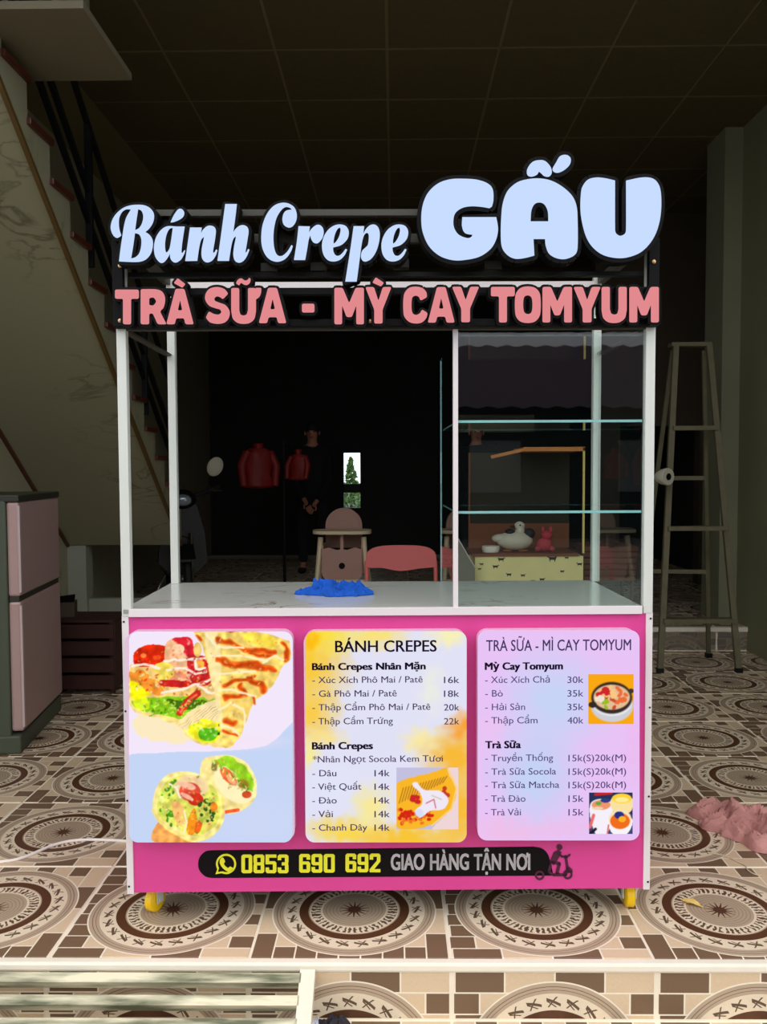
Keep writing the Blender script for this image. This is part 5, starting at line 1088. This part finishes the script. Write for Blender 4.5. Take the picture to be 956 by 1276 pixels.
# coat stand with red jackets
M['red'] = mat('red_nylon', rgb(132, 14, 8), .6, noise=(6, .2), bump=(30, .5))
cs = thing('coat_stand', 'thin dark coat stand carrying red jackets in the back room', 'coat stand', (-1.04, 8.0, STEPZ))
MB().tube([(0, 0, 0), (0, 0, 1.42)], .014, 8).build('pole', M['blackmetal'], cs); MB().lathe([(0, 0), (.17, 0), (.17, .015), (.02, .03), (0, .03)], (0, 0, 0), 20).build('base', M['blackmetal'], cs)
for k in range(4): a = PI/4+PI/2*k; MB().tube([(0, 0, 1.36), (.07*math.cos(a), .07*math.sin(a), 1.36), (.11*math.cos(a), .11*math.sin(a), 1.41)], .008, 6).build('hook', M['blackmetal'], cs)
def jacket(dx, z, sc, label, rz):
    j = thing('red_jacket', label, 'jacket', (-1.06+dx, 7.9, z), rz, 'jackets on the coat stand')
    prof = [(0, .0), (.09, -.01), (.15, -.06), (.16, -.16), (.15, -.30), (.17, -.42), (.14, -.44), (.0, -.45)]
    vs_ = []; N_ = 20
    for r_, z_ in prof:
        for k in range(N_): a = 2*PI*k/N_; q = 1+.14*math.sin(5*a+z_*20); vs_.append((r_*math.cos(a)*q*sc, r_*.55*math.sin(a)*q*sc, z_*sc))
    MB().add(vs_, [(i*N_+k, i*N_+(k+1) % N_, (i+1)*N_+(k+1) % N_, (i+1)*N_+k) for i in range(len(prof)-1) for k in range(N_)]).build('torso', M['red'], j, True)
    for s_ in (-1, 1): MB().tube([(s_*.12*sc, 0, -.05*sc), (s_*.19*sc, -.02, -.2*sc), (s_*.17*sc, -.05, -.42*sc)], [.05*sc, .048*sc, .04*sc], 10).build('sleeve', M['red'], j, True)
    MB().lathe([(.05*sc, -.01), (.06*sc, .03), (.05*sc, .04)], (0, 0, 0), 12).build('collar', M['red'], j, True)
jacket(-.20, 1.52, .85, 'red jacket hanging on the left side of the coat stand', .3); jacket(.17, 1.46, .55, 'smaller red jacket hanging on the right side of the coat stand', -.3)
# scooter
M['scoot'] = mat('dark_scooter_plastic', rgb(9, 9, 11), .35); M['chrome'] = mat('chrome', rgb(200, 200, 200), .15, 1.0); M['tyre'] = mat('tyre_rubber', rgb(14, 14, 14), .8); M['lens'] = mat('headlight_glass', rgb(160, 170, 176), .1, .3); M['redlens'] = mat('orange_indicator', rgb(190, 70, 20), .3)
M['mirror'] = mat('pale_mirror_glass', rgb(196, 188, 166), .5)
sc = thing('motor_scooter', 'dark motor scooter with pale oval mirror parked in the dark room', 'scooter', (-1.92, 7.45, STEPZ), .35)
def wheel(y):
    Rx = Matrix.Rotation(PI/2, 4, 'Y').to_3x3().to_4x4()
    o = MB().lathe([(.17, -.03), (.22, -.035), (.25, -.015), (.25, .015), (.22, .035), (.17, .03)], (0, y, .25), 28, Rx).build('wheel', M['tyre'], sc, True)
    MB().lathe([(0, -.03), (.05, -.03), (.06, -.01), (.175, -.012), (.175, .012), (.06, .01), (.05, .03), (0, .03)], (0, y, .25), 20, Rx).build('rim', M['chrome'], o, True)
wheel(-.62); wheel(.62)
for s_ in (-1, 1): MB().tube([(s_*.06, -.62, .25), (s_*.06, -.52, .62)], .016, 8).build('fork', M['chrome'], sc)
MB().add([(-.06, -.88, .44), (.06, -.88, .44), (.07, -.62, .54), (-.07, -.62, .54), (-.06, -.40, .46), (.06, -.40, .46), (-.06, -.88, .42), (.06, -.88, .42), (.07, -.62, .51), (-.07, -.62, .51), (-.06, -.40, .43), (.06, -.40, .43)], [(0, 1, 2, 3), (3, 2, 5, 4), (7, 6, 9, 8), (8, 9, 10, 11), (0, 6, 7, 1), (4, 5, 11, 10), (1, 7, 8, 2), (2, 8, 11, 5), (0, 3, 9, 6), (3, 4, 10, 9)]).build('mudguard', M['scoot'], sc)
MB().prism([(-.20, .38), (-.10, .28), (.10, .28), (.20, .38), (.18, .62), (.12, .84), (.06, .90), (-.06, .90), (-.12, .84), (-.18, .62)], -.50, -.38).build('front_apron', M['scoot'], sc)
MB().box((-.14, -.40, .26), (.14, .10, .32), .02).build('footboard', M['scoot'], sc)
MB().add([(-.14, .08, .30), (.14, .08, .30), (.15, .10, .66), (-.15, .10, .66), (-.10, .86, .50), (.10, .86, .50), (.08, .90, .76), (-.08, .90, .76)], [(0, 1, 2, 3), (5, 4, 7, 6), (0, 4, 5, 1), (3, 2, 6, 7), (0, 3, 7, 4), (1, 5, 6, 2)]).build('rear_body', M['scoot'], sc)
MB().box((-.13, .06, .66), (.13, .82, .75), .035).build('saddle', M['tyre'], sc, True)
hb = MB().tube([(-.33, -.34, 1.0), (-.15, -.42, .94), (0, -.44, .90), (.15, -.42, .94), (.33, -.34, 1.0)], .018, 10).build('handlebar', M['tyre'], sc, True)
for s_ in (-1, 1): MB().tube([(s_*.24, -.39, .97), (s_*.34, -.44, .965)], .008, 6).build('brake_lever', M['chrome'], hb)
MB().ball((0, -.48, .90), (.12, .07, .085), 18, 10).build('headlight_housing', M['scoot'], sc, True); MB().ball((0, -.53, .895), (.075, .03, .05), 16, 8).build('headlight', M['lens'], sc, True)
for s_ in (-1, 1): MB().ball((s_*.13, -.47, .72), (.03, .02, .045), 10, 6).build('indicator', M['redlens'], sc, True)
MB().tube([(-.09, -.505, .58), (0, -.515, .60), (.09, -.505, .56)], .006, 6).build('chrome_trim', M['chrome'], sc)
for s_ in (-1, 1):
    st_ = MB().tube([(s_*.22, -.40, .97), (s_*.24, -.41, 1.08), (s_*.27, -.42, 1.13)], .007, 6).build('mirror_stem', M['blackmetal'], sc)
    MB().ball((s_*.285, -.42, 1.17), (.065, .014, .085), 18, 10, Matrix.Rotation(.45 if s_ > 0 else -.45, 3, 'Y')).build('mirror', M['mirror'], st_, True)
MB().tube([(-.08, .02, .26), (-.16, -.02, .12), (-.20, -.03, .004)], .01, 6).build('kickstand', M['chrome'], sc)
# people (skin-modifier bodies)
def skinned(name, nodes, edges, material, parent, sub=2):
    me = bpy.data.meshes.new(name); me.from_pydata([n_[0] for n_ in nodes], edges, []); o = bpy.data.objects.new(name, me); C.objects.link(o)
    o.modifiers.new('s', 'SKIN').use_smooth_shade = True; sb = o.modifiers.new('b', 'SUBSURF'); sb.levels = sub
    for i, n_ in enumerate(nodes): r_ = n_[1]; me.skin_vertices[0].data[i].radius = r_ if isinstance(r_, tuple) else (r_, r_)
    me.skin_vertices[0].data[0].use_root = True
    dg = bpy.context.evaluated_depsgraph_get(); dg.update(); m2 = bpy.data.meshes.new_from_object(o.evaluated_get(dg)); bpy.data.objects.remove(o); bpy.data.meshes.remove(me); m2.name = name
    m2.materials.clear(); return link(name, m2, material, parent, True)
M['skin'] = mat('skin', rgb(196, 128, 100), .6); M['hair'] = mat('black_hair', rgb(16, 13, 12), .7); M['darkcloth'] = mat('black_clothing', rgb(12, 12, 14), .9); M['darktrouser'] = mat('dark_trousers', rgb(16, 16, 22), .9)
def person(loc, ht, rz, hands, label):
    k = ht/1.65; p = thing('person', label, 'person', loc, rz)
    def S(x, y, z): return (x*k, y*k, z*k)
    sh = 1.36; el = [( -.25, .02, 1.10), (.25, .02, 1.10)]
    hd = hands
    el = [tuple((Vector((s_*.19, 0, sh))+Vector(h_))/2+Vector((s_*.07, .05, -.07))) for s_, h_ in zip((-1, 1), hd)]
    # continuous body (skin)
    nd = [(S(0, 0, .90), (.12*k, .09*k)), (S(0, 0, 1.10), (.11*k, .08*k)), (S(0, .01, 1.30), (.13*k, .085*k)), (S(0, .01, 1.40), .055*k), (S(0, -.005, 1.46), .048*k), (S(0, -.015, 1.54), (.075*k, .09*k)), (S(0, -.01, 1.60), (.06*k, .07*k))]
    ed = [(0, 1), (1, 2), (2, 3), (3, 4), (4, 5), (5, 6)]
    for s_, h_, e_ in zip((-1, 1), hd, el):
        b = len(nd); nd += [(S(s_*.17, 0, sh), .05*k), (S(*e_), .038*k), (S(*h_), .024*k)]; ed += [(2, b), (b, b+1), (b+1, b+2)]
        w_ = Vector(h_); dr = (w_-Vector(e_)).normalized(); pal = w_+dr*.05; b2 = len(nd); nd += [(S(*pal), (.034*k, .018*k))]; ed += [(b+2, b2)]
    for s_ in (-1, 1):
        b = len(nd); nd += [(S(s_*.10, 0, .84), .08*k), (S(s_*.11, -.01, .48), .052*k), (S(s_*.115, .02, .09), .034*k), (S(s_*.12, -.10, .035), (.038*k, .03*k))]; ed += [(0, b), (b, b+1), (b+1, b+2), (b+2, b+3)]
    skinned('body', nd, ed, M['skin'], p)
    for s_, h_, e_ in zip((-1, 1), hd, el):   # fingers
        w_ = Vector(h_); dr = (w_-Vector(e_)).normalized(); side = dr.cross(Vector((0, -1, 0))).normalized(); dn = Vector((0, -.4, -1)).normalized()
        fn, fe = [], []
        for q, l_ in ((-1.5, .060), (-.5, .072), (.5, .068), (1.5, .054)):
            b0 = w_+dr*.075+side*q*.017; b = len(fn); fn += [(S(*b0), .0085*k), (S(*(b0+dr*l_*.5)), .0078*k), (S(*(b0+dr*l_*.85+dn*.018)), .0066*k)]; fe += [(b, b+1), (b+1, b+2)]
        b0 = w_+dr*.03-side*s_*.022; b = len(fn); fn += [(S(*b0), .010*k), (S(*(b0+dr*.03-side*s_*.022)), .009*k), (S(*(b0+dr*.055-side*s_*.024)), .0075*k)]; fe += [(b, b+1), (b+1, b+2)]
        for q in range(5): skf = skinned('finger' if q < 4 else 'thumb', fn[q*3:q*3+3], [(0, 1), (1, 2)], M['skin'], p, 1)
    # clothes
    nd = [(S(0, 0, .84), (.165*k, .125*k)), (S(0, 0, .98), (.16*k, .12*k)), (S(0, 0, 1.10), (.15*k, .115*k)), (S(0, .01, 1.30), (.165*k, .12*k)), (S(0, .01, 1.385), (.09*k, .085*k))]; ed = [(0, 1), (1, 2), (2, 3), (3, 4)]
    for s_, h_, e_ in zip((-1, 1), hd, el):
        b = len(nd); e2 = Vector(e_); h2 = e2+(Vector(h_)-e2)*.93; nd += [(S(s_*.17, 0, sh), .066*k), (S(*e_), .052*k), (S(*h2), .036*k)]; ed += [(3, b), (b, b+1), (b+1, b+2)]
    skinned('jacket', nd, ed, M['darkcloth'], p)
    nd = [(S(0, 0, .98), (.15*k, .11*k)), (S(0, 0, .86), (.15*k, .11*k))]; ed = [(0, 1)]
    for s_ in (-1, 1): b = len(nd); nd += [(S(s_*.10, 0, .80), .092*k), (S(s_*.11, -.01, .48), .068*k), (S(s_*.115, .02, .10), .055*k)]; ed += [(1, b), (b, b+1), (b+1, b+2)]
    skinned('trousers', nd, ed, M['darktrouser'], p)
    for s_ in (-1, 1): MB().ball(S(s_*.12, -.06, .034), S(.048, .13, .036), 14, 8).build('shoe', M['tyre'], p, True)
    MB().ball(S(0, .012, 1.585), S(.088, .10, .085), 18, 12).build('hair', M['hair'], p, True)
    MB().lathe([(.016*k, 0), (.010*k, .018*k), (0, .024*k)], S(0, -.10, 1.525), 8, Matrix.Rotation(PI/2, 4, 'X').to_3x3().to_4x4()).build('nose', M['skin'], p, True)
    for s_ in (-1, 1): MB().ball(S(s_*.03, -.092, 1.55), S(.012, .008, .007), 10, 6).build('eye', M['hair'], p); MB().ball(S(s_*.078, -.005, 1.54), S(.010, .018, .028), 8, 6).build('ear', M['skin'], p, True)
    MB().ball(S(0, -.094, 1.488), S(.024, .008, .007), 10, 6).build('mouth', mat('lips', rgb(150, 70, 64), .6), p)
person((-.90, 9.4, STEPZ), 1.66, 0, [(-.06, -.24, .80), (.05, -.24, .78)], 'person in black standing with hands joined left of the bright window')
person((.89, 9.2, STEPZ), 1.64, .1, [(.10, -.22, .76), (.42, -.20, .92)], 'person in dark clothes seen through the glass case, arms to one side')
# ------------------------------------------------------------------ outside
def tree(loc, h, r, name, label, cone=False, seed=1):
    t = thing(name, label, 'tree', loc); g = random.Random(seed)
    MB().tube([(0, 0, 0), (.02, 0, h*.35), (0, .02, h*.6)], [r*.12, r*.09, r*.04], 10).build('trunk', mat('bark', rgb(90, 70, 50), .9), t, True)
    mb = MB()
    for _ in range(900):
        z = g.random(); rr_ = r*((1-z)*.95+.04 if cone else math.sin(PI*(z*.85+.1)))*g.uniform(.5, 1.0); a = g.uniform(0, 2*PI); p = Vector((rr_*math.cos(a), rr_*math.sin(a), h*(.25+.75*z))); s_ = r*.13
        d1_ = Vector((g.uniform(-1, 1), g.uniform(-1, 1), g.uniform(-1, 1))).normalized()*s_; d2_ = Vector((g.uniform(-1, 1), g.uniform(-1, 1), g.uniform(-1, 1))).normalized()*s_*.6
        mb.add([p-d1_, p+d2_, p+d1_, p-d2_], [(0, 1, 2, 3)])
    mb.build('foliage', mat('foliage', rgb(96, 128, 60), .8, noise=(2, .3)), t)['kind'] = 'stuff'
c1_ = at_y(437, 578, 15)
tree((c1_.x, 15, -.02), 1.55, .34, 'conifer', 'green conical tree seen through the small back window', True, 3)
wl = MB().box((-2.5, 17, -.02), (1.0, 17.2, 1.05)).build('garden_wall', mat('grey_wall', rgb(130, 140, 140), .9)); tag(wl, 'grey garden wall beyond the small back window', 'wall')
hs_ = thing('house', 'dark house across the street, mirrored in the glass case', 'house', (1, -15, -.32))
MB().box((-11, -4, 0), (11, 0, 3.1)).build('wall', mat('dark_house_wall', rgb(30, 48, 50), .9, noise=(.5, .2)), hs_)
rf = MB(); 
for k in range(44): rf.add([(-11.4+k*.52, .6, 3.0), (-11.4+k*.52+.26, .6, 3.07), (-11.4+k*.52+.52, .6, 3.0), (-11.4+k*.52, -3, 4.9), (-11.4+k*.52+.26, -3, 4.97), (-11.4+k*.52+.52, -3, 4.9)], [(0, 1, 4, 3), (1, 2, 5, 4)])
rf.build('roof', mat('ribbed_roof', rgb(92, 76, 92), .8), hs_); MB().box((-11.4, -4, 2.9), (11.4, -3, 4.9)).build('roof_back', bpy.data.materials['ribbed_roof'], hs_)
for x in (-7, -3, 1.5, 5, 8): MB().box((x, -.02, 1.1), (x+1.2, .04, 2.3)).build('window', mat('house_window', rgb(120, 130, 126), .3), hs_)
MB().box((-5, .0, 2.5), (3, .1, 2.9)).build('light_band', mat('light_band', rgb(170, 170, 140), .8), hs_)
tree((9, -9, -.32), 6.5, 2.2, 'street_tree', 'leafy tree across the street, mirrored in the glass case', False, 5)
